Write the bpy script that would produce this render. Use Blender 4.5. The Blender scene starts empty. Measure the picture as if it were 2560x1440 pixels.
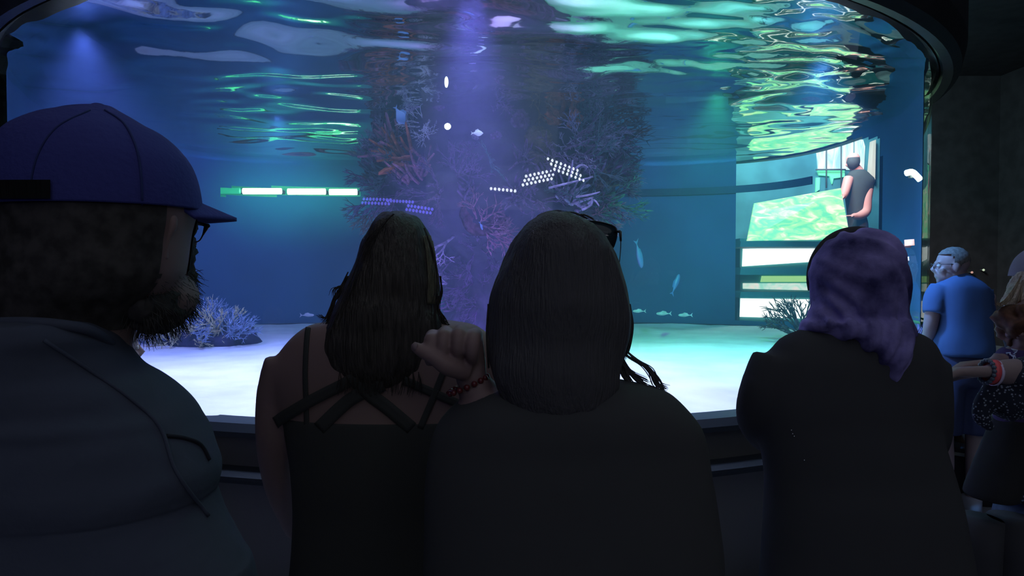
import bpy, bmesh, math, random
from mathutils import Vector, Matrix, noise
from mathutils.bvhtree import BVHTree
PI = math.pi
D = bpy.data
scene = bpy.context.scene
COL = scene.collection
# ------------------------------------------------------------------ camera
F = 1700.0
H = 1.55
cam_d = D.cameras.new('camera'); cam = D.objects.new('camera', cam_d); COL.objects.link(cam)
cam_d.sensor_width = 36.0; cam_d.lens = F/2560*36.0; cam_d.clip_start = 0.05; cam_d.clip_end = 100
PITCH = math.atan(45/F)
cam.location = (0, 0, H); cam.rotation_euler = (PI/2-PITCH, 0, 0)
scene.camera = cam
scene.view_settings.view_transform = 'Standard'; scene.view_settings.look = 'None'
scene.view_settings.gamma = 1; scene.view_settings.exposure = 0; scene.view_settings.use_curve_mapping = False
FW = Vector((0, math.cos(PITCH), -math.sin(PITCH))); UP = Vector((0, math.sin(PITCH), math.cos(PITCH))); RT = Vector((1, 0, 0))
CAM = Vector((0, 0, H))
def ray(px, py): return FW + RT*((px-1280)/F) + UP*((720-py)/F)
def P(px, py, d): return CAM + ray(px, py)*d          # a point d metres in front of the lens that shows at px, py
# ------------------------------------------------------------------ world and lamps
w = D.worlds.new('world'); scene.world = w; w.use_nodes = True
bg = w.node_tree.nodes['Background']; bg.inputs[0].default_value = (0.85, 0.95, 1.1, 1); bg.inputs[1].default_value = 0.0062
TX, TY, TR = -0.323, 6.86, 3.866          # tank centre and radius
SURF = 2.93; SAND = 0.86
def lamp(name, kind, loc, power, col, target=None, size=0.1, spot=60, blend=0.6, size_y=None):
    l = D.lights.new(name, kind); l.energy = power; l.color = col
    if kind == 'SPOT': l.spot_size = math.radians(spot); l.spot_blend = blend; l.shadow_soft_size = size
    elif kind == 'AREA':
        l.size = size
        if size_y: l.shape = 'RECTANGLE'; l.size_y = size_y; l.spread = 1.5
    else: l.shadow_soft_size = size
    o = D.objects.new(name, l); COL.objects.link(o); o.location = loc
    if target is not None:
        o.rotation_euler = (Vector(target)-Vector(loc)).to_track_quat('-Z', 'Y').to_euler()
    return o
lamp('tank_lamp', 'AREA', (-0.3, 4.15, 4.2), 1180, (0.62, 0.68, 1.0), (-0.3, 4.1, 0), 3.2, size_y=1.2)
lamp('tank_lamp', 'AREA', (-0.3, 8.0, 4.2), 300, (0.26, 0.62, 1.0), (-0.5, 8.0, 0), 5.0, size_y=1.2)
lamp('tank_lamp', 'SPOT', (2.4, 6.5, 3.6), 2700, (0.16, 0.6, 0.95), (2.4, 9.1, 2.2), .1, 62, 1)
lamp('tank_lamp', 'SPOT', (-2.8, 6.6, 3.6), 1500, (0.15, 0.3, 1.0), (-3.7, 9.0, 1.6), .1, 80, 1)
lamp('beam_lamp', 'SPOT', (-0.2, 3.25, 2.88), 1250, (0.36, 0.18, 1.0), (-0.3, 5.0, 0.9), .08, 56, 1)
lamp('beam_lamp', 'SPOT', (-2.35, 3.75, 2.88), 520, (0.2, 0.22, 1.0), (-3.0, 5.2, 0.9), .06, 90, 1)
lamp('beam_lamp', 'SPOT', (-1.95, 5.7, 2.84), 160, (0.15, 0.3, 1.0), (-2.0, 5.9, 0.9), .06, 110, 1)
lamp('beam_lamp', 'SPOT', (1.9, 4.2, 2.86), 420, (0.12, 0.4, 1.0), (2.3, 5.4, 0.9), .06, 100, 1)
lamp('beam_lamp', 'SPOT', (1.5, 5.0, 2.86), 240, (0.08, 1.0, 0.35), (1.9, 6.4, 0.9), .06, 100, 1)
lamp('ambient_fill', 'AREA', (0.5, -3.2, 4.2), 10.0, (0.7, 0.78, 1.0), (0.3, 2.5, 1.0), 4.0)  # unseen fill added behind the viewer to lift the dark clothes and walls
lamp('ambient_fill', 'AREA', (7.5, 3.5, 5.2), 5, (0.55, 0.6, 1.0), (3.4, 5.0, 0.8), 2.0)  # second added fill, over the visitors at the right
lamp('overhead_fill', 'AREA', (1.0, 0.5, 5.4), 30, (0.75, 0.85, 1.0), (1.0, 0.5, 0), 7.0)  # added broad fill from above, raises the blacks evenly
lamp('bar_halo_fill', 'AREA', P(740, 480, 8.1), 4.5, (0.1, 1.0, 0.5), P(740, 500, 9.4), 1.5, size_y=.1)  # added lamp casting the bars' green halo on the backing
lamp('teal_fill', 'SPOT', (0.6, 2.3, 3.4), 9, (0.3, 1.0, 0.75), (-.35, .9, 1.35), .1, 60, 1)  # added spot imitating teal spill from the tank on the bearded man
lamp('blue_rim_fill', 'SPOT', (1.3, 1.75, 2.7), 5, (0.12, 0.5, 1.0), (-.33, .82, 1.72), .1, 22, 1)  # added spot giving the cap a blue lit edge
lamp('wash_lamp', 'SPOT', (1.6, 3.2, 4.6), 38, (0.1, 0.3, 1.0), (2.75, 4.4, 1.2), .1, 30, 1)
# ------------------------------------------------------------------ materials
def mat(name, col, rough=0.7, metal=0, spec=0.3, var=0.0, scale=20, bump=0.0, bscale=60, emit=None, estr=0, sheen=0, col2=None, detail=4, stretch=None):
    m = D.materials.new(name); m.use_nodes = True; nt = m.node_tree; b = nt.nodes['Principled BSDF']
    b.inputs['Base Color'].default_value = (*col, 1); b.inputs['Roughness'].default_value = rough
    b.inputs['Metallic'].default_value = metal; b.inputs['Specular IOR Level'].default_value = spec
    if sheen: b.inputs['Sheen Weight'].default_value = sheen
    if emit: b.inputs['Emission Color'].default_value = (*emit, 1); b.inputs['Emission Strength'].default_value = estr
    def tex(s):
        t = nt.nodes.new('ShaderNodeTexNoise'); t.inputs['Scale'].default_value = s; t.inputs['Detail'].default_value = detail
        tc = nt.nodes.new('ShaderNodeTexCoord')
        if stretch:
            mp = nt.nodes.new('ShaderNodeMapping'); mp.inputs['Scale'].default_value = stretch
            nt.links.new(tc.outputs['Object'], mp.inputs[0]); nt.links.new(mp.outputs[0], t.inputs['Vector'])
        else: nt.links.new(tc.outputs['Object'], t.inputs['Vector'])
        return t
    if var or col2:
        t = tex(scale); r = nt.nodes.new('ShaderNodeValToRGB')
        c2 = col2 or tuple(max(0, c*(1-var)) for c in col)
        c1 = col if col2 else tuple(c*(1+var) for c in col)
        r.color_ramp.elements[0].color = (*c2, 1); r.color_ramp.elements[0].position = .35
        r.color_ramp.elements[1].color = (*c1, 1); r.color_ramp.elements[1].position = .65
        nt.links.new(t.outputs[0], r.inputs[0]); nt.links.new(r.outputs[0], b.inputs['Base Color'])
    if bump:
        t = tex(bscale); bn = nt.nodes.new('ShaderNodeBump'); bn.inputs['Strength'].default_value = bump; bn.inputs['Distance'].default_value = 0.01
        nt.links.new(t.outputs[0], bn.inputs['Height']); nt.links.new(bn.outputs[0], b.inputs['Normal'])
    return m
def mixmat(name, fac_facing, glossy_col, rough):
    m = D.materials.new(name); m.use_nodes = True; nt = m.node_tree; nt.nodes.clear()
    out = nt.nodes.new('ShaderNodeOutputMaterial'); mx = nt.nodes.new('ShaderNodeMixShader')
    tr = nt.nodes.new('ShaderNodeBsdfTransparent'); gl = nt.nodes.new('ShaderNodeBsdfGlossy')
    gl.inputs['Color'].default_value = (*glossy_col, 1); gl.inputs['Roughness'].default_value = rough
    nt.links.new(tr.outputs[0], mx.inputs[1]); nt.links.new(gl.outputs[0], mx.inputs[2]); nt.links.new(mx.outputs[0], out.inputs[0])
    if fac_facing == 'fresnel':
        lw = nt.nodes.new('ShaderNodeLayerWeight'); lw.inputs['Blend'].default_value = .5
        pw = nt.nodes.new('ShaderNodeMath'); pw.operation = 'POWER'; pw.inputs[1].default_value = 5
        ma = nt.nodes.new('ShaderNodeMath'); ma.operation = 'MULTIPLY_ADD'; ma.inputs[1].default_value = .3; ma.inputs[2].default_value = .055
        nt.links.new(lw.outputs['Facing'], pw.inputs[0]); nt.links.new(pw.outputs[0], ma.inputs[0]); nt.links.new(ma.outputs[0], mx.inputs[0])
    else: mx.inputs[0].default_value = fac_facing
    return m, nt, gl, tr
# ------------------------------------------------------------------ mesh helpers
def link_mesh(name, bm_or_me, m=None, parent=None, smooth=True):
    if isinstance(bm_or_me, bmesh.types.BMesh):
        me = D.meshes.new(name); bm_or_me.normal_update(); bm_or_me.to_mesh(me); bm_or_me.free()
    else: me = bm_or_me
    o = D.objects.new(name, me); COL.objects.link(o)
    if m is not None: me.materials.clear(); me.materials.append(m)
    if smooth: me.polygons.foreach_set('use_smooth', [True]*len(me.polygons))
    if parent is not None:
        o.parent = parent; o.matrix_parent_inverse = Matrix.Translation(-parent.location)
    return o
def thing(name, label, cat, loc, group=None):
    o = D.objects.new(name, None); COL.objects.link(o); o.location = loc; o.empty_display_size = .1
    o['label'] = label; o['category'] = cat
    if group: o['group'] = group
    return o
def tag(o, label, cat, group=None):
    o['label'] = label; o['category'] = cat
    if group: o['group'] = group
    return o
def struct(o): o['kind'] = 'structure'; return o
def box(bm, c, s, rot=None):
    M = Matrix.Translation(c) @ (rot.to_4x4() if rot is not None else Matrix.Identity(4)) @ Matrix.Diagonal((*s, 1))
    return bmesh.ops.create_cube(bm, size=1.0, matrix=M)['verts']
def ball(bm, c, r, seg=16, rot=None):
    if not hasattr(r, '__len__'): r = (r, r, r)
    M = Matrix.Translation(c) @ (rot.to_4x4() if rot is not None else Matrix.Identity(4)) @ Matrix.Diagonal((*r, 1))
    return bmesh.ops.create_uvsphere(bm, u_segments=seg, v_segments=max(6, seg//2+2), radius=1, matrix=M)['verts']
def cat_rom(p0, p1, p2, p3, t):
    return 0.5*((2*p1)+(p2-p0)*t+(2*p0-5*p1+4*p2-p3)*t*t+(3*p1-p0-3*p2+p3)*t**3)
def resample(pts, n):
    """pts: list of Vectors (any size); smooth curve with n steps per span"""
    out = []
    for i in range(len(pts)-1):
        a = pts[max(i-1, 0)]; b = pts[i]; c = pts[i+1]; d = pts[min(i+2, len(pts)-1)]
        for k in range(n): out.append(cat_rom(a, b, c, d, k/n))
    out.append(pts[-1].copy()); return out
def tube(bm, pts, rad, seg=8, flat=1.0, n=1, close_ends=True):
    """round tube along pts; rad a number or list; flat squashes it sideways"""
    pts = [Vector(p) for p in pts]
    if not hasattr(rad, '__len__'): rad = [rad]*len(pts)
    if n > 1:
        q = resample([Vector((*p, r)) for p, r in zip(pts, rad)], n)
        pts = [Vector(v[:3]) for v in q]; rad = [max(v[3], 1e-4) for v in q]
    rings = []; prev = None
    for i, p in enumerate(pts):
        t = (pts[min(i+1, len(pts)-1)]-pts[max(i-1, 0)])
        if t.length < 1e-9: t = Vector((0, 0, 1))
        t.normalize()
        if prev is None:
            a = Vector((0, 0, 1)) if abs(t.z) < .9 else Vector((1, 0, 0)); prev = t.cross(a).normalized()
        u = (prev - t*prev.dot(t)).normalized(); prev = u; v = t.cross(u)
        rings.append([bm.verts.new(p + (u*math.cos(2*PI*k/seg)+v*math.sin(2*PI*k/seg)*flat)*rad[i]) for k in range(seg)])
    for a, b in zip(rings, rings[1:]):
        for k in range(seg): bm.faces.new((a[k], a[(k+1) % seg], b[(k+1) % seg], b[k]))
    if close_ends: bm.faces.new(list(reversed(rings[0]))); bm.faces.new(rings[-1])
    return rings
def loft(bm, rows, seg=36, n=4, power=2.0):
    """rows: (cx, cy, cz, rx, ry): stacked rounded sections, smoothly interpolated, closed at both ends"""
    rs = resample([Vector(r) for r in rows], n)
    rings = []
    for r in rs:
        ring = []
        for k in range(seg):
            a = 2*PI*k/seg; c, s = math.cos(a), math.sin(a)
            ex = abs(c)**(2/power)*(1 if c >= 0 else -1); ey = abs(s)**(2/power)*(1 if s >= 0 else -1)
            ring.append(bm.verts.new((r[0]+max(r[3], .001)*ex, r[1]+max(r[4], .001)*ey, r[2])))
        rings.append(ring)
    for a, b in zip(rings, rings[1:]):
        for k in range(seg): bm.faces.new((a[k], a[(k+1) % seg], b[(k+1) % seg], b[k]))
    bm.faces.new(list(reversed(rings[0]))); bm.faces.new(rings[-1])
    bmesh.ops.recalc_face_normals(bm, faces=bm.faces)
    return rings
def prow(d, rows, k=0.75):
    """pixel rows (y, xl, xr[, dy[, ry]]) of a body d metres off -> loft rows in metres"""
    out = []
    for r in rows:
        y, xl, xr = r[:3]; dy = r[3] if len(r) > 3 else 0; dd = d+dy
        c = P((xl+xr)/2, y, dd); rx = (xr-xl)/2/F*dd*.985; ry = r[4] if len(r) > 4 else rx*k
        out.append((c.x, c.y, c.z, rx, ry))
    return out
def remesh(bm, voxel=0.012, smooth=4, name='body'):
    me = D.meshes.new('tmp'); bm.to_mesh(me); bm.free()
    o = D.objects.new('tmp', me); COL.objects.link(o)
    md = o.modifiers.new('r', 'REMESH'); md.mode = 'VOXEL'; md.voxel_size = voxel
    if smooth: ms = o.modifiers.new('s', 'SMOOTH'); ms.iterations = smooth; ms.factor = .5
    dg = bpy.context.evaluated_depsgraph_get(); new = D.meshes.new_from_object(o.evaluated_get(dg)); new.name = name
    D.objects.remove(o); D.meshes.remove(me); return new
def bvh_of(o):
    me = o.data; vs = [o.matrix_world @ v.co for v in me.vertices]
    return BVHTree.FromPolygons(vs, [tuple(p.vertices) for p in me.polygons])
def tank_r(a):
    """plan radius of the tank wall at angle a (0 = towards +x, pi/2 = away from the camera)"""
    if math.sin(a) <= 0: return TR
    e = 3.4; c, s = abs(math.cos(a)), abs(math.sin(a))
    return ((c/TR)**e*1.0 + (s/2.32)**e)**(-1/e)
def tank_xy(a, off=0.0):
    r = tank_r(a)+off; return TX+r*math.cos(a), TY+r*math.sin(a)
# ------------------------------------------------------------------ the hall
m_floor = mat('dark_floor', (0.2, 0.21, 0.24), .5, spec=.4, var=.3, scale=3)
m_wall = mat('black_wall', (0.04, 0.035, 0.04), .9, var=.2, scale=4)
bm = bmesh.new(); box(bm, (0.5, 4.5, -.05), (19, 19, .1)); struct(link_mesh('floor', bm, m_floor, smooth=False))
bm = bmesh.new(); box(bm, (0.5, 4.5, 5.55), (19, 19, .1)); struct(link_mesh('ceiling', bm, m_wall, smooth=False))
bm = bmesh.new(); box(bm, (0.5, 14.0, 2.75), (19, .1, 5.5)); struct(link_mesh('wall_back', bm, m_wall, smooth=False))
bm = bmesh.new(); box(bm, (0.5, -5.0, 2.75), (19, .1, 5.5)); struct(link_mesh('wall_front', bm, m_wall, smooth=False))
bm = bmesh.new(); box(bm, (10.0, 4.5, 2.75), (.1, 19, 5.5)); struct(link_mesh('wall_right', bm, m_wall, smooth=False))
bm = bmesh.new(); box(bm, (-9.0, 4.5, 2.75), (.1, 19, 5.5)); struct(link_mesh('wall_left', bm, m_wall, smooth=False))
# ------------------------------------------------------------------ the tank
tank = thing('aquarium_tank', 'huge round aquarium with a curved clear window, black rim and black base', 'aquarium', (TX, TY, 0))
m_black = mat('black_plastic', (0.14, 0.14, 0.145), .55, spec=.4)
m_ledge = mat('ledge_paint', (0.02, 0.028, 0.04), .45, spec=.5)
NA = 160
def ring_solid(name, prof, m, parent=tank, a0=0, a1=2*PI, off_base=0.0):
    """prof: closed profile [(radial offset, z)] swept round the tank plan"""
    bm = bmesh.new(); full = abs(a1-a0-2*PI) < 1e-6; n = NA if full else max(8, int(NA*(a1-a0)/(2*PI)))
    rs = []
    for i in range(n if full else n+1):
        a = a0+(a1-a0)*i/n
        rs.append([bm.verts.new((*tank_xy(a, o), z)) for o, z in prof])
    L = len(prof)
    for i in range(len(rs) if full else len(rs)-1):
        A, B = rs[i], rs[(i+1) % len(rs)]
        for k in range(L): bm.faces.new((A[k], B[k], B[(k+1) % L], A[(k+1) % L]))
    if not full: bm.faces.new(rs[0]); bm.faces.new(list(reversed(rs[-1])))
    bmesh.ops.recalc_face_normals(bm, faces=bm.faces)
    return link_mesh(name, bm, m, parent, smooth=False)
EDGE = 0.85
ring_solid('base_wall', [(-.3, 0), (.0, 0), (.0, EDGE-.06), (-.3, EDGE-.06)], m_black)
ring_solid('window_ledge', [(-.12, EDGE-.06), (.04, EDGE-.06), (.045, EDGE-.035), (.02, EDGE), (-.12, EDGE)], m_ledge)
ring_solid('step_ledge', [(0, .60), (.10, .60), (.12, .62), (.12, .635), (.10, .65), (0, .65)], m_ledge)
ring_solid('top_rim', [(-.25, 3.02), (.0, 3.02), (.02, 2.97), (.06, 2.93), (.12, 2.92), (.17, 2.96), (.2, 3.1), (.2, 3.7), (-.25, 3.7)], mat('rim_metal', (.012, .013, .014), .4, spec=.4, bump=.3, bscale=9))
ring_solid('rim_seal', [(-.01, 2.985), (.02, 2.965), (.035, 2.94), (.03, 3.0), (.0, 3.01)], mat('grey_seal', (.05, .055, .05), .5, var=.8, scale=12))
# hanging clamp at the right of the rim
a = math.radians(-36)
m_acr, nt, gl, tr = mixmat('clear_acrylic', 'fresnel', (1, 1, 1), 0.0)
tr.inputs[0].default_value = (.97, .99, 1, 1)
bm = bmesh.new(); va = []
for i in range(NA):
    a = 2*PI*i/NA; x, y = tank_xy(a, 0); va.append((bm.verts.new((x, y, EDGE-.05)), bm.verts.new((x, y, 3.03))))
for i in range(NA): A, B = va[i], va[(i+1) % NA]; bm.faces.new((A[0], B[0], B[1], A[1]))
link_mesh('acrylic_wall', bm, m_acr, tank)
# added blue backing whose paint stands in for hazy water, open at the right
m_haze = mat('water_haze_paint', (0.034, 0.115, 0.235), .8, var=.12, scale=1.2, detail=2)
bm = bmesh.new(); NL, NZ = 260, 76; g = []
for i in range(NL+1):
    a = math.radians(-34)+math.radians(248)*i/NL
    x, y = tank_xy(a, -.05); g.append([bm.verts.new((x, y, SAND-.1+(3.0-SAND+.1)*j/NZ)) for j in range(NZ+1)])
def to_px(v):
    q = v-CAM; z = q.dot(FW); return 1280+F*q.dot(RT)/z, 720-F*q.dot(UP)/z
for i in range(NL):
    for j in range(NZ):
        c = (g[i][j].co+g[i+1][j+1].co)/2; px, py = to_px(c)
        if math.degrees(math.atan2(c.y-TY, c.x-TX)) < 60 and 1838 < px < 2204 and 345 < py < 803: continue
        if 548 < px < 905 and 467 < py < 490: continue
        bm.faces.new((g[i][j], g[i+1][j], g[i+1][j+1], g[i][j+1]))
link_mesh('haze_backing', bm, m_haze, tank)
ring_solid('back_band', [(-.075, 2.53), (-.055, 2.53), (-.055, 2.62), (-.075, 2.62)], mat('dark_blue_band', (.02, .06, .11), .8), a0=math.radians(14), a1=math.radians(90))
# sand
m_sand = mat('pale_sand', (0.72, 0.74, 0.72), .9, var=.1, scale=2.5, bump=.5, bscale=9)
def plan_grid(zf, nr=90, na=NA, inset=.06, cx=0.0):
    bm = bmesh.new(); c = bm.verts.new((TX, TY, zf(TX, TY))); prev = None
    for j in range(1, nr+1):
        ring = []
        for i in range(na):
            a = 2*PI*i/na; r = (tank_r(a)-inset)*j/nr; x, y = TX+r*math.cos(a), TY+r*math.sin(a); ring.append(bm.verts.new((x, y, zf(x, y))))
        for i in range(na):
            if prev is None: bm.faces.new((c, ring[i], ring[(i+1) % na]))
            else: bm.faces.new((prev[i], ring[i], ring[(i+1) % na], prev[(i+1) % na]))
        prev = ring
    return bm
def sand_z(x, y):
    z = SAND+.03*noise.noise(Vector((x*.9, y*.9, 0)))+.012*noise.noise(Vector((x*2.2, y*5, 3)))+.004*noise.noise(Vector((x*6, y*16, 5)))
    return z-.02
so = link_mesh('sand_bed', plan_grid(sand_z), m_sand, None)
so['kind'] = 'stuff'; tag(so, 'pale rippled sand covering the aquarium floor', 'sand')
# water surface (seen from below it mirrors the tank)
m_surf, nt, gl, tr = mixmat('water_surface', .92, (.9, 1, .9), 0.05)
tr.inputs[0].default_value = (.9, .97, 1, 1)
def surf_z(x, y):
    q = noise.noise(Vector((x*1.3, y*.8, 1)))*.5
    far = max(.55, min(1, (8.5-y)/3))
    z = .045*far*noise.noise(Vector((x*1.1+q, y*1.6, 0)))+.02*far*noise.noise(Vector((x*2.6, y*4.2+q, 4)))
    rgt = max(0, min(1, (x+.2)/1.6))*max(.08, min(1, (6.6-y)/2.0))
    z += rgt*(.016*noise.noise(Vector((x*4.5+q, y*8, 7)))+.006*noise.noise(Vector((x*11, y*17, 9))))
    return SURF+z
ws = link_mesh('water_surface', plan_grid(surf_z, 190, 320, .01), m_surf, None)
ws['kind'] = 'stuff'; tag(ws, 'rippled underside of the water surface near the aquarium rim', 'water')
# water body: haze
m_vol = D.materials.new('sea_water'); m_vol.use_nodes = True; nt = m_vol.node_tree; nt.nodes.clear()
out = nt.nodes.new('ShaderNodeOutputMaterial'); vs = nt.nodes.new('ShaderNodeVolumeScatter')
vs.inputs['Color'].default_value = (.45, .8, 1, 1); vs.inputs['Density'].default_value = .036; vs.inputs['Anisotropy'].default_value = .2
nt.links.new(vs.outputs[0], out.inputs['Volume'])
bm = bmesh.new(); A = []
for i in range(NA): x, y = tank_xy(2*PI*i/NA, -.03); A.append((bm.verts.new((x, y, SAND-.2)), bm.verts.new((x, y, SURF-.05))))
for i in range(NA): p, q = A[i], A[(i+1) % NA]; bm.faces.new((p[0], q[0], q[1], p[1]))
bm.faces.new([p[1] for p in A]); bm.faces.new([p[0] for p in reversed(A)])
link_mesh('water', bm, m_vol, tank)
tank.children[-1]['kind'] = 'stuff'
# ------------------------------------------------------------------ coral column
R = random.Random(7)
col_o = thing('coral_column', 'tall dark artificial reef column crusted with corals in the middle of the aquarium', 'coral reef', (-0.2, 6.6, SAND))
m_rock = mat('reef_rock', (0.035, 0.03, 0.07), .9, scale=5, col2=(.018, .015, .035), bump=.8, bscale=14)
core_rows = [(845, 1085, 1370), (800, 1105, 1345), (750, 1110, 1340), (700, 1095, 1360), (640, 1065, 1400), (590, 1010, 1460), (540, 960, 1510), (500, 935, 1530),
             (450, 930, 1530), (400, 930, 1530), (350, 940, 1520), (300, 935, 1510), (250, 945, 1510), (215, 950, 1500), (190, 960, 1490)]
bm = bmesh.new(); loft(bm, prow(6.6, core_rows, k=.9), seg=120, n=9)
for v in bm.verts:
    p = v.co; a = noise.fractal(p*1.7, 1.0, 2.0, 5); b = noise.noise(p*5.5)
    dirv = Vector((p.x+.2, p.y-6.6, 0)); dirv.normalize()
    v.co += dirv*(.16*a+.05*b+.03*noise.noise(p*13))
core = link_mesh('rock_core', bm, m_rock, col_o)
core_bvh = bvh_of(core)
def staghorn(rnd, n0=6, depth=4, L=.11, r=.011, up=.45, spread=.6):
    bm = bmesh.new()
    def grow(p, d, l, r, k):
        q = p+d*l; mid = (p+q)/2+Vector((rnd.uniform(-1, 1), rnd.uniform(-1, 1), rnd.uniform(-1, 1)))*l*.12
        tube(bm, [p, mid, q], [r, r*.88, r*.72 if k else r*.35], seg=6)
        if k:
            for _ in range(rnd.choice((2, 2, 3))):
                e = (d+Vector((rnd.uniform(-1, 1), rnd.uniform(-1, 1), rnd.uniform(-1, 1)))*spread).normalized()
                grow(q, (e+Vector((0, 0, up*.2))).normalized(), l*rnd.uniform(.65, .95), r*.72, k-1)
    for _ in range(n0):
        d = Vector((rnd.uniform(-1, 1), rnd.uniform(-1, 1), rnd.uniform(.2, 1.2))).normalized()
        grow(Vector((0, 0, 0)), d, L, r, depth)
    return bm
def fingers(rnd, n=26, L=.22, r=.012):
    bm = bmesh.new()
    for _ in range(n):
        d = Vector((rnd.gauss(0, .45), rnd.gauss(0, .45), 1)).normalized(); b = Vector((rnd.uniform(-.06, .06), rnd.uniform(-.06, .06), 0)); l = L*rnd.uniform(.6, 1.15)
        c = Vector((rnd.uniform(-1, 1), rnd.uniform(-1, 1), 0))*l*.12
        tube(bm, [b, b+d*l*.5+c, b+d*l], [r, r*.95, r*.5], seg=6, n=2)
    return bm
def fan(rnd, L=.3):
    bm = bmesh.new()
    def grow(p, ang, l, r, k):
        q = p+Vector((math.sin(ang)*l, rnd.uniform(-.01, .01), math.cos(ang)*l)); tube(bm, [p, q], [r, r*.75], seg=5, flat=.7)
        if k:
            for s in (-1, 1): grow(q, ang+s*rnd.uniform(.2, .5), l*rnd.uniform(.65, .88), r*.72, k-1)
    grow(Vector((0, 0, 0)), 0, L*.28, .012, 6); return bm
def brain(rnd, r=.13):
    bm = bmesh.new(); vs = ball(bm, (0, 0, 0), (r, r, r*.7), 40)
    for v in vs: p = v.co; v.co *= 1+.12*math.sin(noise.noise(p*18)*16)+.1*noise.noise(p*9)
    return bm
def tubes_sponge(rnd):
    bm = bmesh.new()
    for _ in range(9):
        b = Vector((rnd.uniform(-.09, .09), rnd.uniform(-.09, .09), -.02)); d = Vector((rnd.gauss(0, .25), rnd.gauss(0, .25), 1)).normalized(); l = rnd.uniform(.09, .24); r = rnd.uniform(.016, .03)
        q = b+d*l; tube(bm, [b, b+d*l*.5, q, q-d*.03], [r*.8, r, r*1.15, r*.7], seg=9)
    return bm
def plate(rnd):
    bm = bmesh.new(); n = 40; c = bm.verts.new((0, 0, 0)); prev = None
    for j in range(1, 7):
        rr = .2*j/6; ring = [bm.verts.new((rr*(1+.14*noise.noise(Vector((math.cos(2*PI*i/n)*2, math.sin(2*PI*i/n)*2, 0))))*math.cos(2*PI*i/n), rr*math.sin(2*PI*i/n), .06*(j/6)**2+.02*math.sin(9*2*PI*i/n)*(j/6)**2)) for i in range(n)]
        for i in range(n):
            if prev: bm.faces.new((prev[i], ring[i], ring[(i+1) % n], prev[(i+1) % n]))
            else: bm.faces.new((c, ring[i], ring[(i+1) % n]))
        prev = ring
    ext = bmesh.ops.solidify(bm, geom=bm.faces[:], thickness=.012); return bm
cm = dict(lilac=mat('lilac_coral', (.2, .17, .33), .8, var=.35, scale=25), purple=mat('purple_coral', (.07, .04, .12), .85, var=.4, scale=20), rust=mat('rust_coral', (.2, .06, .045), .85, var=.4, scale=20),
          brown=mat('brown_coral', (.06, .045, .045), .9, var=.4, scale=20), teal=mat('teal_coral', (.04, .08, .11), .9, var=.35, scale=20), white=mat('white_coral', (.5, .5, .7), .8), pink=mat('pink_coral', (.18, .075, .15), .85, var=.4, scale=20))
protos = {'branching_coral': [staghorn(random.Random(i)) for i in range(3)], 'finger_coral': [fingers(random.Random(i+20)) for i in range(2)], 'fan_coral': [fan(random.Random(i+40)) for i in range(2)],
          'brain_coral': [brain(random.Random(60))], 'tube_sponge': [tubes_sponge(random.Random(70))], 'plate_coral': [plate(random.Random(80))]}
pm = {}
for k, l in protos.items():
    pm[k] = []
    for b in l:
        me = D.meshes.new(k); b.normal_update(); b.to_mesh(me); b.free(); me.polygons.foreach_set('use_smooth', [True]*len(me.polygons)); me.materials.append(cm['purple']); pm[k].append(me)
def put_coral(kind, pos, direction, s, m, parent=col_o, i=None, spin=None):
    me = R.choice(pm[kind]) if i is None else pm[kind][i]
    o = D.objects.new(kind, me); COL.objects.link(o)
    q = direction.to_track_quat('Z', 'Y').to_matrix() @ Matrix.Rotation(R.uniform(0, 6.28) if spin is None else spin, 3, 'Z')
    M = Matrix.Translation(pos) @ q.to_4x4() @ Matrix.Diagonal((s, s, s, 1))
    o.material_slots[0].link = 'OBJECT'; o.material_slots[0].material = cm[m]
    if parent is not None: o.parent = parent; o.matrix_parent_inverse = Matrix.Translation(-parent.location)
    o.matrix_basis = M
    return o
def on_core(px, py):
    h = core_bvh.ray_cast(CAM, ray(px, py).normalized())
    return h[0], h[1]
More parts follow.
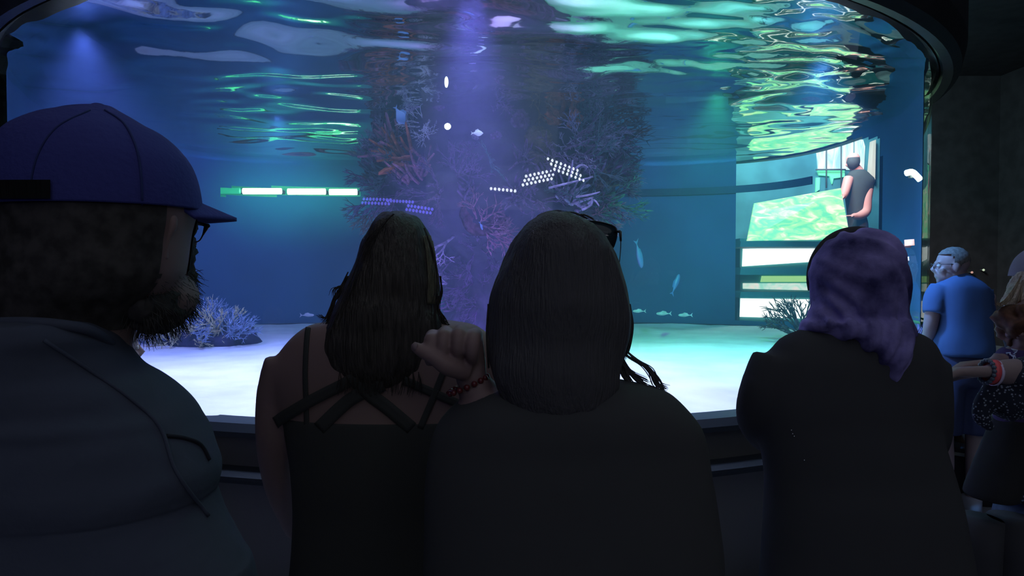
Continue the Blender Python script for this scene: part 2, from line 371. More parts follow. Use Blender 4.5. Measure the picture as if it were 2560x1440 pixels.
spots = [  # (px, py, kind, scale, colour)
    (1535, 380, 'finger_coral', 1.15, 'teal'), (1525, 430, 'branching_coral', 1.0, 'purple'), (1520, 480, 'branching_coral', 1.1, 'teal'), (1500, 350, 'branching_coral', 1.0, 'lilac'), (1500, 520, 'finger_coral', 1.1, 'teal'),
    (1455, 370, 'branching_coral', 1.0, 'lilac'), (1440, 420, 'finger_coral', 1.2, 'purple'), (1480, 460, 'finger_coral', 1.1, 'brown'), (1420, 490, 'finger_coral', 1.0, 'lilac'), (1485, 540, 'branching_coral', .8, 'pink'),
    (1525, 330, 'fan_coral', 1.2, 'brown'), (1490, 285, 'fan_coral', 1.3, 'brown'), (1505, 245, 'branching_coral', .9, 'brown'), (1400, 262, 'plate_coral', .7, 'rust'), (1385, 290, 'brain_coral', .8, 'rust'), (1425, 300, 'tube_sponge', .8, 'rust'),
    (1350, 340, 'brain_coral', .9, 'brown'), (1340, 250, 'branching_coral', .7, 'brown'), (1300, 300, 'brain_coral', .7, 'purple'), (1310, 400, 'finger_coral', .9, 'purple'), (1240, 250, 'branching_coral', .6, 'purple'),
    (950, 500, 'branching_coral', .95, 'brown'), (945, 450, 'finger_coral', 1.0, 'teal'), (940, 405, 'branching_coral', .7, 'purple'), (960, 540, 'branching_coral', .9, 'teal'), (935, 520, 'finger_coral', .8, 'teal'), (1000, 560, 'finger_coral', .8, 'purple'),
    (955, 350, 'branching_coral', .6, 'lilac'), (985, 370, 'finger_coral', 1.1, 'pink'), (960, 300, 'tube_sponge', .8, 'purple'), (945, 250, 'brain_coral', .6, 'rust'), (955, 225, 'tube_sponge', .6, 'rust'), (975, 275, 'plate_coral', .5, 'rust'),
    (1010, 400, 'finger_coral', 1.2, 'rust'), (1040, 440, 'finger_coral', 1.1, 'pink'), (1020, 330, 'branching_coral', .6, 'lilac'), (1055, 310, 'branching_coral', .55, 'white'), (1060, 335, 'branching_coral', .4, 'white'), (1060, 255, 'branching_coral', .6, 'lilac'),
    (1000, 470, 'branching_coral', .9, 'purple'), (1090, 480, 'branching_coral', .8, 'purple'), (1075, 420, 'fan_coral', .9, 'pink'), (1190, 330, 'brain_coral', .35, 'lilac'), (1240, 335, 'brain_coral', .45, 'purple'), (1180, 400, 'fan_coral', 1.0, 'purple'),
    (1230, 430, 'fan_coral', 1.1, 'teal'), (1170, 480, 'finger_coral', .9, 'purple'), (1290, 490, 'finger_coral', .9, 'purple'), (1350, 500, 'branching_coral', .9, 'purple'), (1380, 440, 'finger_coral', 1.2, 'purple'), (1340, 385, 'brain_coral', .7, 'brown'),
    (1135, 590, 'fan_coral', 1.4, 'lilac'), (1150, 640, 'fan_coral', 1.2, 'purple'), (1200, 560, 'branching_coral', .9, 'pink'), (1200, 620, 'branching_coral', .8, 'purple'), (1180, 700, 'branching_coral', .7, 'purple'), (1120, 700, 'finger_coral', .7, 'lilac'),
    (1130, 760, 'finger_coral', .8, 'purple'), (1195, 770, 'branching_coral', .7, 'purple'), (1250, 560, 'brain_coral', .8, 'pink'), (1200, 540, 'plate_coral', .8, 'pink'), (1440, 520, 'tube_sponge', .7, 'lilac'),
    (1545, 350, 'branching_coral', 1.1, 'teal'), (1535, 400, 'branching_coral', 1.1, 'purple'), (1530, 450, 'finger_coral', 1.2, 'teal'), (1515, 500, 'branching_coral', 1.0, 'purple'), (1470, 400, 'branching_coral', 1.1, 'teal'), (1500, 430, 'finger_coral', 1.2, 'purple'),
    (1450, 330, 'branching_coral', .9, 'lilac'), (1400, 380, 'branching_coral', 1.0, 'purple'), (1510, 300, 'branching_coral', 1.0, 'brown'), (1440, 490, 'branching_coral', .9, 'teal'), (970, 420, 'branching_coral', .9, 'teal'), (950, 480, 'branching_coral', 1.0, 'purple'), (1280, 220, 'brain_coral', .8, 'brown'), (1100, 250, 'brain_coral', .6, 'purple'), (1140, 440, 'branching_coral', .7, 'purple'),
    (950, 190, 'branching_coral', .5, 'purple'), (1500, 215, 'branching_coral', .7, 'purple'), (1430, 225, 'brain_coral', .7, 'brown'), (1000, 230, 'brain_coral', .5, 'purple'), (1110, 380, 'plate_coral', .6, 'purple')]
for px, py, kind, s, c in spots:
    h = on_core(px, py)
    if h[0] is None: h = on_core(px+(30 if px < 1200 else -30), py)
    if h[0] is None: continue
    n = (h[1]+Vector((0, -.2, .45))+Vector(((px-1235)/900, 0, 0))).normalized()
    o = put_coral(kind, h[0]-n*.03, n, s*R.uniform(.9, 1.15), c)
# the long pale twigs at the right of the column
bm = bmesh.new()
for a, b, c in (((1372, 470), (1420, 458), (1483, 442)), ((1425, 445), (1430, 420), (1432, 400)), ((1440, 420), (1455, 412), (1470, 418)), ((1440, 492), (1470, 488), (1500, 480)), ((1470, 510), (1485, 500), (1498, 515)), ((1455, 525), (1478, 512), (1480, 496))):
    pts = []
    for k, (x, y) in enumerate((a, b, c)): pts.append(P(x, y, 5.25-.04*k))
    tube(bm, pts, [.009, .008, .005], seg=6, n=3)
link_mesh('coral_twigs', bm, cm['lilac'], col_o)['label'] = 'long pale coral twigs'
# coral heap on the sand at the left
heap = thing('coral_heap', 'low heap of yellowish and blue branching coral on the sand beside the bearded man', 'coral', (-3.0, 6.5, SAND))
bm = bmesh.new(); vs = ball(bm, (-3.05, 6.75, SAND-.08), (.56, .36, .3), 48)
for v in vs: v.co += Vector((1, 1, 1))*.0+(v.co-Vector((-3.05, 6.75, SAND-.08))).normalized()*(.1*noise.noise(v.co*4)+.04*noise.noise(v.co*11))
hc = link_mesh('heap_base', bm, m_rock, heap)
cm['olive'] = mat('olive_coral', (.5, .46, .24), .85, var=.35, scale=18); cm['blue'] = mat('blue_grey_coral', (.22, .3, .42), .85, var=.35, scale=18)
for px, py, s, c in ((400, 858, .8, 'olive'), (440, 845, .9, 'olive'), (480, 845, .9, 'olive'), (520, 835, .9, 'blue'), (560, 835, .85, 'blue'), (585, 825, .7, 'blue'), (500, 800, .8, 'blue'), (540, 805, .8, 'olive'), (470, 810, .9, 'blue'), (450, 865, .7, 'olive'), (370, 870, .7, 'blue'), (430, 820, .8, 'blue'), (520, 860, .6, 'olive')):
    p = P(px, py, 6.5); p.z = max(p.z-.06, SAND-.02)
    put_coral('branching_coral', p, Vector((R.uniform(-.3, .3), -.3, 1)).normalized(), s, c, heap)
ac = put_coral('branching_coral', P(2010, 850, 6.5), Vector((-.25, 0, 1)).normalized(), 1.3, 'brown', None, 1)
tag(ac, 'dark antler shaped coral in front of the white light panel', 'coral')
tag(put_coral('finger_coral', P(2288, 848, 4.75), Vector((0, 0, 1)), .5, 'lilac', None), 'small pale spiky coral at the right edge of the aquarium', 'coral')
# ------------------------------------------------------------------ fish
m_fish = mat('silver_fish', (.6, .66, .72), .35, spec=.6, var=.2, scale=14); m_fb = mat('blue_fish', (.06, .13, .32), .5, spec=.6)
def fish(px, py, d, L, yaw, pitch, m, label, tall=.3):
    p = P(px, py, d); t = thing('fish', label, 'fish', p); q = Matrix.Rotation(yaw, 3, 'Z') @ Matrix.Rotation(pitch, 3, 'Y')
    bm = bmesh.new(); rows = [(0, 0, -.5, .012, .02), (0, 0, -.42, .07, .09), (0, 0, -.25, .11, tall*.42), (0, 0, 0, .12, tall*.5), (0, 0, .25, .07, tall*.28), (0, 0, .42, .02, tall*.12), (0, 0, .5, .012, tall*.11)]
    loft(bm, rows, seg=14, n=3); Rx = Matrix.Rotation(-PI/2, 3, 'Y')
    def place(bm):
        for v in bm.verts: v.co = p+q @ (Rx @ (v.co*L))
    # loft runs along z with its height along y: turn y up
    for v in bm.verts: v.co = Vector((v.co.y, v.co.x, v.co.z))
    place(bm); link_mesh('body', bm, m, t)
    for nm, pts in (('tail_fin', [(0, .46), (.2, .68), (.02, .6), (-.18, .7)]), ('dorsal_fin', [(tall*.4, -.2), (tall*.75, 0), (tall*.55, .25), (tall*.25, .3)])):
        bm = bmesh.new(); A = [bm.verts.new((a, -.006, b)) for a, b in pts]; B = [bm.verts.new((a, .006, b)) for a, b in pts]
        bm.faces.new(A); bm.faces.new(list(reversed(B)))
        for i in range(4): bm.faces.new((A[i], B[i], B[(i+1) % 4], A[(i+1) % 4]))
        place(bm); bmesh.ops.recalc_face_normals(bm, faces=bm.faces); link_mesh(nm, bm, m, t, smooth=False)
fish(770, 788, 7.6, .13, .2, 0, m_fish, 'small silver fish above the sand left of the long haired woman')
fish(1596, 778, 7.8, .13, PI, 0, m_fish, 'small silver fish, leftmost of three swimming just above the far sand')
fish(1657, 784, 7.8, .15, PI, 0, m_fish, 'small silver fish, middle of three swimming just above the far sand')
fish(1711, 788, 7.8, .14, PI, 0, m_fish, 'small silver fish, rightmost of three swimming just above the far sand')
fish(1690, 708, 6.8, .2, .6, -1.1, m_fb, 'blue fish swimming steeply in open water right of the sunglasses')
fish(1598, 640, 6.4, .24, .8, 1.2, m_fb, 'faint blue fish beside the sunglasses of the dark haired woman')
fish(1203, 566, 5.4, .06, .3, 1.2, m_fb, 'tiny bright blue fish in front of the coral column')
fish(1001, 292, 5.1, .13, .9, .9, m_fb, 'blue tall finned fish near the upper left of the coral column', .8)
fish(1195, 333, 5.2, .08, 0, 0, m_fish, 'small grey fish in front of the middle of the coral column', .55)
# ------------------------------------------------------------------ light bars behind the far wall
m_bar = mat('light_bar', (.8, 1, .9), .5, emit=(.75, 1, .85), estr=6); m_barg = mat('green_bar', (.1, .5, .3), .5, emit=(.03, .6, .32), estr=.8)
def bar(x0, x1, y, d, m, label, h=.042):
    a, b = P(x0, y, d), P(x1, y, d); t = thing('light_bar', label, 'light', (a+b)/2, 'light bars on the far side of the aquarium')
    bm = bmesh.new(); tube(bm, [a, b], h, seg=12); link_mesh('light_tube', bm, m, t)
    bm = bmesh.new(); box(bm, (a+b)/2+Vector((0, .1, 0)), ((b-a).length, .13, .05)); link_mesh('mount', bm, m_black, t, smooth=False)
m_halo = mat('halo_green', (.1, .5, .3), .5, emit=(.02, .35, .22), estr=.5)  # glow of an added strip that imitates the bars' green halo
bk = bmesh.new(); box(bk, (P(544, 478, 9.6)+P(900, 479, 9.6))/2, ((P(544, 478, 9.6)-P(905, 479, 9.6)).length, .02, .16)); tag(link_mesh('halo_strip', bk, m_halo, None, smooth=False), 'added green glowing strip standing in for the halo around the white light bars', 'halo strip')
bar(552, 600, 477, 9.42, m_barg, 'dim green light bar left of the three white bars')
bar(608, 703, 478, 9.42, m_bar, 'white light bar on the far side, leftmost of three')
bar(720, 813, 479, 9.42, m_bar, 'white light bar on the far side, middle of three')
bar(824, 892, 480, 9.42, m_bar, 'white light bar on the far side, ending behind the coral column')
gp = D.objects['halo_strip']
for xx in (560, 900):
    q = P(xx, 478, 9.62); bm = bmesh.new(); tube(bm, [(q.x, q.y, 0), (q.x, q.y, q.z+.05)], .025, seg=10); link_mesh('leg', bm, m_black, None).parent = gp
# ------------------------------------------------------------------ platform behind the aquarium, with counter and attendant
m_teal = mat('teal_wall_paint', (.08, .25, .30), .8, var=.2, scale=2)
bm = bmesh.new(); box(bm, (5.15, 11.6, .775), (2.5, 1.7, 1.55)); struct(link_mesh('trim_1', bm, m_wall, smooth=False))
bm = bmesh.new(); box(bm, (4.75, 12.5, 3.0), (3.9, .1, 3.4)); struct(link_mesh('wall_alcove', bm, m_teal, smooth=False))
lamp('alcove_lamp', 'AREA', (4.6, 10.2, 4.8), 200, (.55, .95, 1), (4.6, 12.3, 2.6), 1.2)
lamp('alcove_lamp', 'SPOT', (3.6, 8.4, 4.6), 420, (1, .55, .5), P(2150, 470, 10.9), .1, 40, 1)
def emis_noise(name, c1, c2, c3, s, scale=6, stretch=(1, 1, 1)):
    m = D.materials.new(name); m.use_nodes = True; nt = m.node_tree; b = nt.nodes['Principled BSDF']; b.inputs['Base Color'].default_value = (.05, .08, .06, 1)
    t = nt.nodes.new('ShaderNodeTexNoise'); t.inputs['Scale'].default_value = scale; t.inputs['Detail'].default_value = 6; t.inputs['Distortion'].default_value = 1.2
    tc = nt.nodes.new('ShaderNodeTexCoord'); mp = nt.nodes.new('ShaderNodeMapping'); mp.inputs['Scale'].default_value = stretch
    r = nt.nodes.new('ShaderNodeValToRGB'); e = r.color_ramp.elements; e[0].position = .36; e[0].color = (*c1, 1); e[1].position = .64; e[1].color = (*c3, 1)
    k = e.new(.5); k.color = (*c2, 1)
    nt.links.new(tc.outputs['Object'], mp.inputs[0]); nt.links.new(mp.outputs[0], t.inputs['Vector']); nt.links.new(t.outputs[0], r.inputs[0]); nt.links.new(r.outputs[0], b.inputs['Emission Color'])
    b.inputs['Emission Strength'].default_value = s; return m
m_scr = emis_noise('green_screen', (.12, .8, .4), (.4, .95, .4), (.95, .98, .7), 1.25, 4.0, (1, 1, 2.5))
m_white = mat('white_light_panel', (.9, .95, .9), .6, emit=(.95, 1, .95), estr=1.5)
m_yg = mat('lime_light_panel', (.5, .8, .3), .6, emit=(.45, .85, .3), estr=.8)
m_pale = emis_noise('pale_light_panel', (.35, .85, .65), (.7, .95, .8), (.95, .9, .8), 1.0, 5)
m_counter = mat('counter_teal', (.12, .42, .42), .6)
def slab(name, pts, d, th, m, parent, dd=None):
    """a real panel whose front corners show at pts, th thick; dd gives each corner its own depth"""
    bm = bmesh.new(); A = [bm.verts.new(P(x, y, dd[i] if dd else d)) for i, (x, y) in enumerate(pts)]; B = [bm.verts.new(v.co+Vector((0, th, 0))) for v in A]
    bm.faces.new(A); bm.faces.new(list(reversed(B))); n = len(pts)
    for i in range(n): bm.faces.new((A[i], B[i], B[(i+1) % n], A[(i+1) % n]))
    bmesh.ops.recalc_face_normals(bm, faces=bm.faces); return link_mesh(name, bm, m, parent, smooth=False)
ct = thing('display_counter', 'glowing counter with a slanted green screen and white light bands beyond the aquarium', 'counter', (P(1990, 830, 10).x, 10.2, 1.3))
slab('counter_body', [(1850, 596), (2130, 592), (2136, 936), (1848, 936)], 10.0, .35, m_counter, ct)
slab('screen', [(1886, 508), (2102, 470), (2126, 598), (1868, 602)], 0, .03, m_scr, ct, [10.34, 10.34, 9.96, 9.96])
slab('light_panel', [(1858, 622), (2130, 618), (2130, 648), (1856, 666)], 9.97, .02, m_white, ct)
slab('light_panel', [(1905, 690), (2120, 690), (2120, 704), (1902, 705)], 9.97, .02, m_yg, ct)
slab('light_panel', [(1858, 708), (2128, 708), (2128, 728), (1858, 722)], 9.97, .02, m_pale, ct)
slab('light_panel', [(1852, 746), (2130, 750), (2134, 800), (1850, 792)], 9.97, .02, m_white, ct)
for y0, y1 in ((603, 617), (669, 687), (730, 744)): slab('hood_shelf', [(1852, y0), (2132, y0), (2132, y1), (1850, y1)], 9.2, .76, m_counter, ct)  # dark shelves, deepened to hide the light panels from the water's reflection
wn = thing('lit_window', 'white lit window with thin dark bars beyond the aquarium, behind the leaning person', 'window', P(2100, 460, 12.3))
m_win = emis_noise('lit_window_glass', (.4, .75, .8), (.8, 1, 1), (1, 1, 1), 1.3, 3, (3, 1, .6)); m_grn = mat('green_glow_panel', (.2, .7, .4), .6, emit=(.15, .85, .4), estr=.8)
slab('window_pane', [(2040, 356), (2134, 350), (2134, 424), (2046, 424)], 12.36, .04, m_win, wn)
slab('window_pane', [(2138, 349), (2158, 349), (2163, 366), (2160, 424), (2138, 424)], 12.36, .04, m_win, wn)
slab('green_panel', [(2044, 426), (2112, 426), (2112, 442), (2084, 446), (2081, 460), (2075, 440), (2048, 438)], 12.36, .04, m_grn, wn)
slab('green_panel', [(2041, 444), (2050, 444), (2049, 474), (2040, 480)], 12.36, .04, m_grn, wn)
bm = bmesh.new()
for x in (2066, 2103): tube(bm, [P(x, 350, 12.3), P(x, 470, 12.3)], .012, seg=6)
tube(bm, [P(2040, 424, 12.3), P(2114, 424, 12.3)], .016, seg=6); link_mesh('window_bars', bm, m_black, wn)
ps = slab('post', [(2184, 352), (2190, 349), (2188, 455), (2178, 440)], 12.25, .15, mat('post_lit_glow', (.75, .6, .5), .6, emit=(.8, .6, .5), estr=.35), None)  # emission put into the post so it looks lit; no lamp
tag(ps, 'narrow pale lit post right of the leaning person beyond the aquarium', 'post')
# small lamps seen at the right end of the aquarium
def small_lamp(name, pts, d, m, label, rad):
    o_c = P(*pts[0], d); t = thing(name, label, 'light', o_c); bm = bmesh.new(); tube(bm, [P(x, y, d) for x, y in pts], rad, seg=8, n=3); link_mesh('light_tube', bm, m, t)
    bm = bmesh.new(); c = P(*pts[len(pts)//2], d); box(bm, c+Vector((0, .04, .0)), (.05, .03, .03)); link_mesh('mount', bm, m_black, t, smooth=False)
small_lamp('curved_light', [(2265, 433), (2280, 430), (2290, 438), (2301, 450)], 4.95, m_bar, 'small bent white light glowing green at the right end of the aquarium', .022)
m_or = mat('orange_lamp', (.9, .5, .4), .5, emit=(1, .55, .42), estr=1.3)
small_lamp('lantern', [(2273, 599), (2274, 614)], 4.9, m_or, 'orange lantern low at the right end of the aquarium', .032)
small_lamp('lantern', [(2267, 642), (2268, 652)], 4.9, mat('pale_lamp', (.9, .85, .9), .5, emit=(.85, .8, .95), estr=1.0), 'tiny white lamp just below the orange lantern', .014)
bp = thing('ball_lamp', 'pale pink round lamp high in the right of the aquarium', 'light', P(2126, 243, 5.6))
bm = bmesh.new(); ball(bm, P(2126, 243, 5.6), (.045, .03, .03), 20, Matrix.Rotation(-.5, 3, 'Y')); link_mesh('globe', bm, mat('pink_globe', (.85, .7, .75), .5, emit=(.6, .45, .55), estr=.6), bp)
# ------------------------------------------------------------------ stage lights behind the viewer (their mirror images show on the acrylic)
def mirrored(px, py, t):
    d = ray(px, py).normalized(); dx, dy = d.x, d.y; ox, oy = -TX, -TY
    a = dx*dx+dy*dy; b = 2*(ox*dx+oy*dy); c = ox*ox+oy*oy-TR*TR; s = (-b-math.sqrt(b*b-4*a*c))/(2*a)
    hpt = CAM+d*s; n = Vector((hpt.x-TX, hpt.y-TY, 0)).normalized(); r = d-2*d.dot(n)*n
    return hpt+r*(t/-r.y)
m_led = mat('white_led', (1, 1, 1), .5, emit=(.85, .92, 1), estr=16); m_ledb = mat('blue_led', (.2, .2, 1), .5, emit=(.16, .14, 1), estr=9)
bm = bmesh.new(); bmesh.ops.create_uvsphere(bm, u_segments=12, v_segments=8, radius=1, matrix=Matrix.Diagonal((.042, .015, .024, 1)))
me_led = D.meshes.new('led'); bm.to_mesh(me_led); bm.free(); me_led.materials.append(m_led)
def led_fixture(px, py, cols, rows, tilt, m, label, w_=1.0, shear=.0):
    c = mirrored(px, py, 7.0); t = thing('stage_light', label, 'light', c, 'led stage lights on the back wall')
    Rm = Matrix.Rotation(tilt, 3, 'Y'); bm = bmesh.new(); box(bm, c+Vector((0, -.06, 0)), (w_*1.12, .08, .1+rows*.06), Rm); link_mesh('housing', bm, m_black, t, smooth=False)
    bm = bmesh.new(); tube(bm, [c+Vector((-w_*.3, -.06, .05)), c+Vector((-w_*.3, -.08, .35)), c+Vector((w_*.3, -.08, .35)), c+Vector((w_*.3, -.06, .05))], .015, seg=8); link_mesh('bracket', bm, m_black, t)
    for i in range(cols):
        for j in range(rows):
            o = D.objects.new('led', me_led); COL.objects.link(o); o.parent = t
            o.location = Rm @ Vector(((i/(cols-1)-.5)*w_+shear*(j-(rows-1)/2), -.015, (j-(rows-1)/2)*.06))
            o.material_slots[0].link = 'OBJECT'; o.material_slots[0].material = m
led_fixture(1348, 443, 8, 3, -.13, m_led, 'white led stage light mirrored in the front of the aquarium, middle of three', .95, .06)
led_fixture(1416, 424, 8, 3, .12, m_led, 'white led stage light mirrored in the front of the aquarium, rightmost and brightest', 1.05, -.12)
led_fixture(1258, 474, 7, 1, .03, m_led, 'small white led stage light mirrored in the front of the aquarium, leftmost white one', .75)
led_fixture(940, 503, 9, 2, .04, m_ledb, 'dim blue led stage light mirrored left of the long haired woman', .9, .05)
led_fixture(1000, 503, 9, 1, .04, m_ledb, 'dim blue led stage light mirrored above the long haired woman', .8, .03)
led_fixture(1048, 523, 8, 2, .08, m_ledb, 'dim blue led stage light mirrored at upper right of the long haired woman', .75, .05)
def spot_bulb(px, py, t, rx, rz, label):
    c = mirrored(px, py, t); o = thing('spotlight', label, 'light', c); bm = bmesh.new(); ball(bm, c, (rx, .03, rz), 20); link_mesh('bulb', bm, mat('warm_bulb', (1, 1, .9), .5, emit=(.9, 1, .9), estr=22), o)
    bm = bmesh.new(); tube(bm, [c+Vector((0, -.02, 0)), c+Vector((0, -.3, .05))], [max(rx, rz)*1.15, max(rx, rz)*.8], seg=18); link_mesh('lamp_body', bm, m_black, o)
spot_bulb(1119, 316, 5.5, .085, .042, 'round spotlight mirrored as a bright dot in front of the coral column')
spot_bulb(1116, 205, 5.5, .05, .07, 'tall spotlight mirrored as the upper bright mark in front of the coral column')
# ------------------------------------------------------------------ people
m_skin = mat('skin', (.26, .17, .16), .6, spec=.35); m_skinp = mat('pale_skin', (.3, .22, .22), .5, spec=.35)
m_hair_d = mat('dark_hair', (.09, .085, .09), .6, spec=.35, bump=.6, bscale=40, stretch=(8, 8, .6))
m_hair_b = mat('brown_hair', (.055, .046, .042), .5, spec=.4, var=.4, scale=30, stretch=(6, 6, .5), bump=.6, bscale=40)
m_hair_l = mat('fair_hair', (.32, .25, .17), .5, spec=.4, var=.35, scale=30, stretch=(6, 6, .5))
m_beard = mat('beard_hair', (.05, .045, .042), .7, var=.4, scale=60)
m_blackc = mat('black_cloth', (.07, .07, .072), .9, spec=.15, bump=.25, bscale=12)
m_jean = mat('blue_jeans', (.08, .11, .19), .85, var=.15, scale=40); m_dark = mat('dark_trousers', (.06, .06, .07), .9)
m_shoe = mat('dark_shoes', (.03, .03, .03), .6)
def legs(parent, cx, cy, hip_z, hw, m, shoe=m_shoe, knee=1.0, sep=.1, name='trousers', yaw=0):
    """two tapered legs and a pelvis as one garment, with a pair of shoes"""
    bm = bmesh.new(); loft(bm, [(cx, cy, hip_z-.22, hw*.75, .1), (cx, cy, hip_z-.12, hw, .13), (cx, cy, hip_z, hw*.97, .12), (cx, cy, hip_z+.06, hw*.9, .11)], n=3)
    for s in (-1, 1):
        x = cx+s*sep
        loft(bm, [(x, cy, .07, .055, .06), (x, cy, .2, .06, .065), (x, cy+.005, .42, .075, .08), (x, cy, .55, .075, .08), (x-s*.005, cy, hip_z-.2, .1, .11), (x-s*.02, cy, hip_z-.05, .1, .11)], n=3, seg=20)
    o = link_mesh(name, remesh(bm, .014, 4, name), m, parent)
    for s in (-1, 1):
        bm = bmesh.new(); x = cx+s*(sep+.005)
        loft(bm, [(x, cy+.05, .0, .048, .135), (x, cy+.05, .03, .05, .135), (x, cy+.02, .07, .045, .1), (x, cy-.02, .1, .04, .055)], n=3, seg=20); link_mesh('shoe', bm, shoe, parent)
    return o
def head(bm, c, s=1.0, yaw=0.0, pitch=0.0, jaw=1.0):
    """a head (skull, jaw, nose, lips, ears, brow) about c, s = 1 for an adult; faces +y turned by yaw about z"""
    Rm = Matrix.Rotation(yaw, 3, 'Z') @ Matrix.Rotation(pitch, 3, 'X')
    def T(p): return Vector(c)+Rm @ (Vector(p)*s)
    ball(bm, T((0, -.01, .035)), (.076*s, .095*s, .088*s), 24, Rm); ball(bm, T((0, .03, -.045)), (.058*s*jaw, .06*s, .065*s), 20, Rm)
    ball(bm, T((0, .062, -.09)), (.024*s, .022*s, .02*s), 14, Rm)
    tube(bm, [T((0, .088, .025)), T((0, .104, -.01)), T((0, .112, -.022))], [.008*s, .012*s, .014*s], seg=10)
    for k in (-1, 1):
        ball(bm, T((k*.012, .1, -.026)), .009*s, 10); ball(bm, T((k*.03, .078, .03)), (.02*s, .014*s, .008*s), 12, Rm); ball(bm, T((k*.045, .06, -.02)), (.022*s, .02*s, .02*s), 12, Rm)
        ball(bm, T((k*.079, -.008, -.005)), (.009*s, .02*s, .032*s), 14, Rm @ Matrix.Rotation(-.15, 3, 'X'))
    for dz in (-.052, -.06): ball(bm, T((0, .086, dz)), (.022*s, .011*s, .006*s), 14, Rm)
def eyes(c, s, yaw, parent, pitch=0):
    Rm = Matrix.Rotation(yaw, 3, 'Z') @ Matrix.Rotation(pitch, 3, 'X'); mw = mat('eye', (.6, .6, .6), .2)
    for k in (-1, 1):
        bm = bmesh.new(); ball(bm, Vector(c)+Rm @ (Vector((k*.031, .075, .012))*s), .0125*s, 16); link_mesh('eye', bm, mw, parent)
def hair_strands(name, m, parent, curves, r=.0012):
    bm = bmesh.new()
    for c in curves: tube(bm, c, [r*1.0]*(len(c)-1)+[r*.4], seg=4, n=4, close_ends=False)
    o = link_mesh(name, bm, m, parent); o['kind'] = 'stuff'; return o
def strand_noise(bm_or_obj_me, amp, fx=60, fz=4):
    for v in bm_or_obj_me.vertices:
        p = v.co; a = noise.noise(Vector((p.x*fx, p.y*fx, p.z*fz)))+.5*noise.noise(Vector((p.x*fx*2.3, p.y*fx*2.3, p.z*fz*1.5)))
        v.co += v.normal*amp*a
def hit(bvh, px, py, off=.004):
    h = bvh.ray_cast(CAM, ray(px, py).normalized())
    if h[0] is None: return None
    return h[0]-ray(px, py).normalized()*off*.3+h[1]*off
def ribbon(bvh, pts, r, name, m, parent, flat=.3, off=.004, n=6):
    """a strap or seam laid on a surface through the given picture points"""
    q = resample([Vector(p) for p in pts], n); out = []
    for p in q:
        h = hit(bvh, p[0], p[1], off)
        if h is not None: out.append(h)
    if len(out) < 2: return None
    bm = bmesh.new(); tube(bm, out, r, seg=8, flat=1.0); return link_mesh(name, bm, m, parent)
def strip(bvh, pts, wid, name, m, parent, off=.003, n=6, th=.0025):
    """a flat band (half width wid in picture units) laid on a surface"""
    q = resample([Vector(p) for p in pts], n); bm = bmesh.new(); g = []
    for i, p in enumerate(q):
        t = (q[min(i+1, len(q)-1)]-q[max(i-1, 0)]).normalized(); nn = Vector((-t.y, t.x)); row = [hit(bvh, p.x+nn.x*wid*k, p.y+nn.y*wid*k, off) for k in (-1, -.33, .33, 1)]
        if all(r is not None for r in row): g.append([bm.verts.new(r) for r in row])
    for a, b in zip(g, g[1:]):
        for k in range(3): bm.faces.new((a[k], a[k+1], b[k+1], b[k]))
    bmesh.ops.recalc_face_normals(bm, faces=bm.faces); bmesh.ops.solidify(bm, geom=bm.faces[:], thickness=th)
    return link_mesh(name, bm, m, parent)
def fold_noise(o, amp, f=9, fz=3):
    for v in o.data.vertices:
        p = v.co; v.co += v.normal*amp*noise.noise(Vector((p.x*f, p.y*f, p.z*fz+noise.noise(p*3))))
def hand(bm, wrist, fwd, pal, s=1.0, curl=.5, thumb=1, spreadk=.12):
    """hand from wrist point along fwd with palm normal pal; curl in radians per joint; thumb +-1 side"""
    f = Vector(fwd).normalized(); pn = (Vector(pal)-f*Vector(pal).dot(f)).normalized(); sd = f.cross(pn)*thumb
    W = Vector(wrist); L = .095*s
    for t, r in ((.0, .022), (.35, .027), (.7, .03), (.95, .028)):
        c = W+f*L*t
        ball(bm, c, (.001, .001, .001), 6) if False else None
    for k in (-1.2, -.4, .4, 1.2): tube(bm, [W+sd*k*.009*s, W+f*L*.5+sd*k*.015*s, W+f*L+sd*k*.0185*s], [.0155*s, .0145*s, .0115*s], seg=10)
    for i, (k, l) in enumerate(((1.35, .078), (.45, .086), (-.45, .08), (-1.35, .064))):
        p = W+f*L*(.98 if abs(k) < 1 else .92)+sd*k*.0185*s; d = (f+sd*k*spreadk*.5).normalized(); ll = l*s; pts = [p]; rr = [.0105*s]
        ang = curl*(.6+.1*i)
        for seg_l, r in ((.45, .0095), (.3, .0085), (.25, .007)):
            d = (Matrix.Rotation(ang, 3, sd*thumb) @ d).normalized() if (Matrix.Rotation(ang, 3, sd*thumb) @ f).dot(pn) > 0 else (Matrix.Rotation(-ang, 3, sd*thumb) @ d).normalized()
            p = p+d*ll*seg_l; pts.append(p); rr.append(r*s); ang = curl*(1.0+.1*i)
        tube(bm, pts, rr, seg=8, n=3); ball(bm, pts[-1], rr[-1], 8)
    b = W+f*L*.2+sd*.02*s; t1 = b+(f*.6+sd*.9).normalized()*.045*s+pn*.01*s; t2 = t1+(f*.95+sd*.2+pn*.35).normalized()*.033*s; t3 = t2+(f*.95-sd*.1+pn*.4).normalized()*.026*s
    tube(bm, [b, t1, t2, t3], [.016*s, .0125*s, .011*s, .008*s], seg=10, n=3); ball(bm, t3, .0085*s, 8)
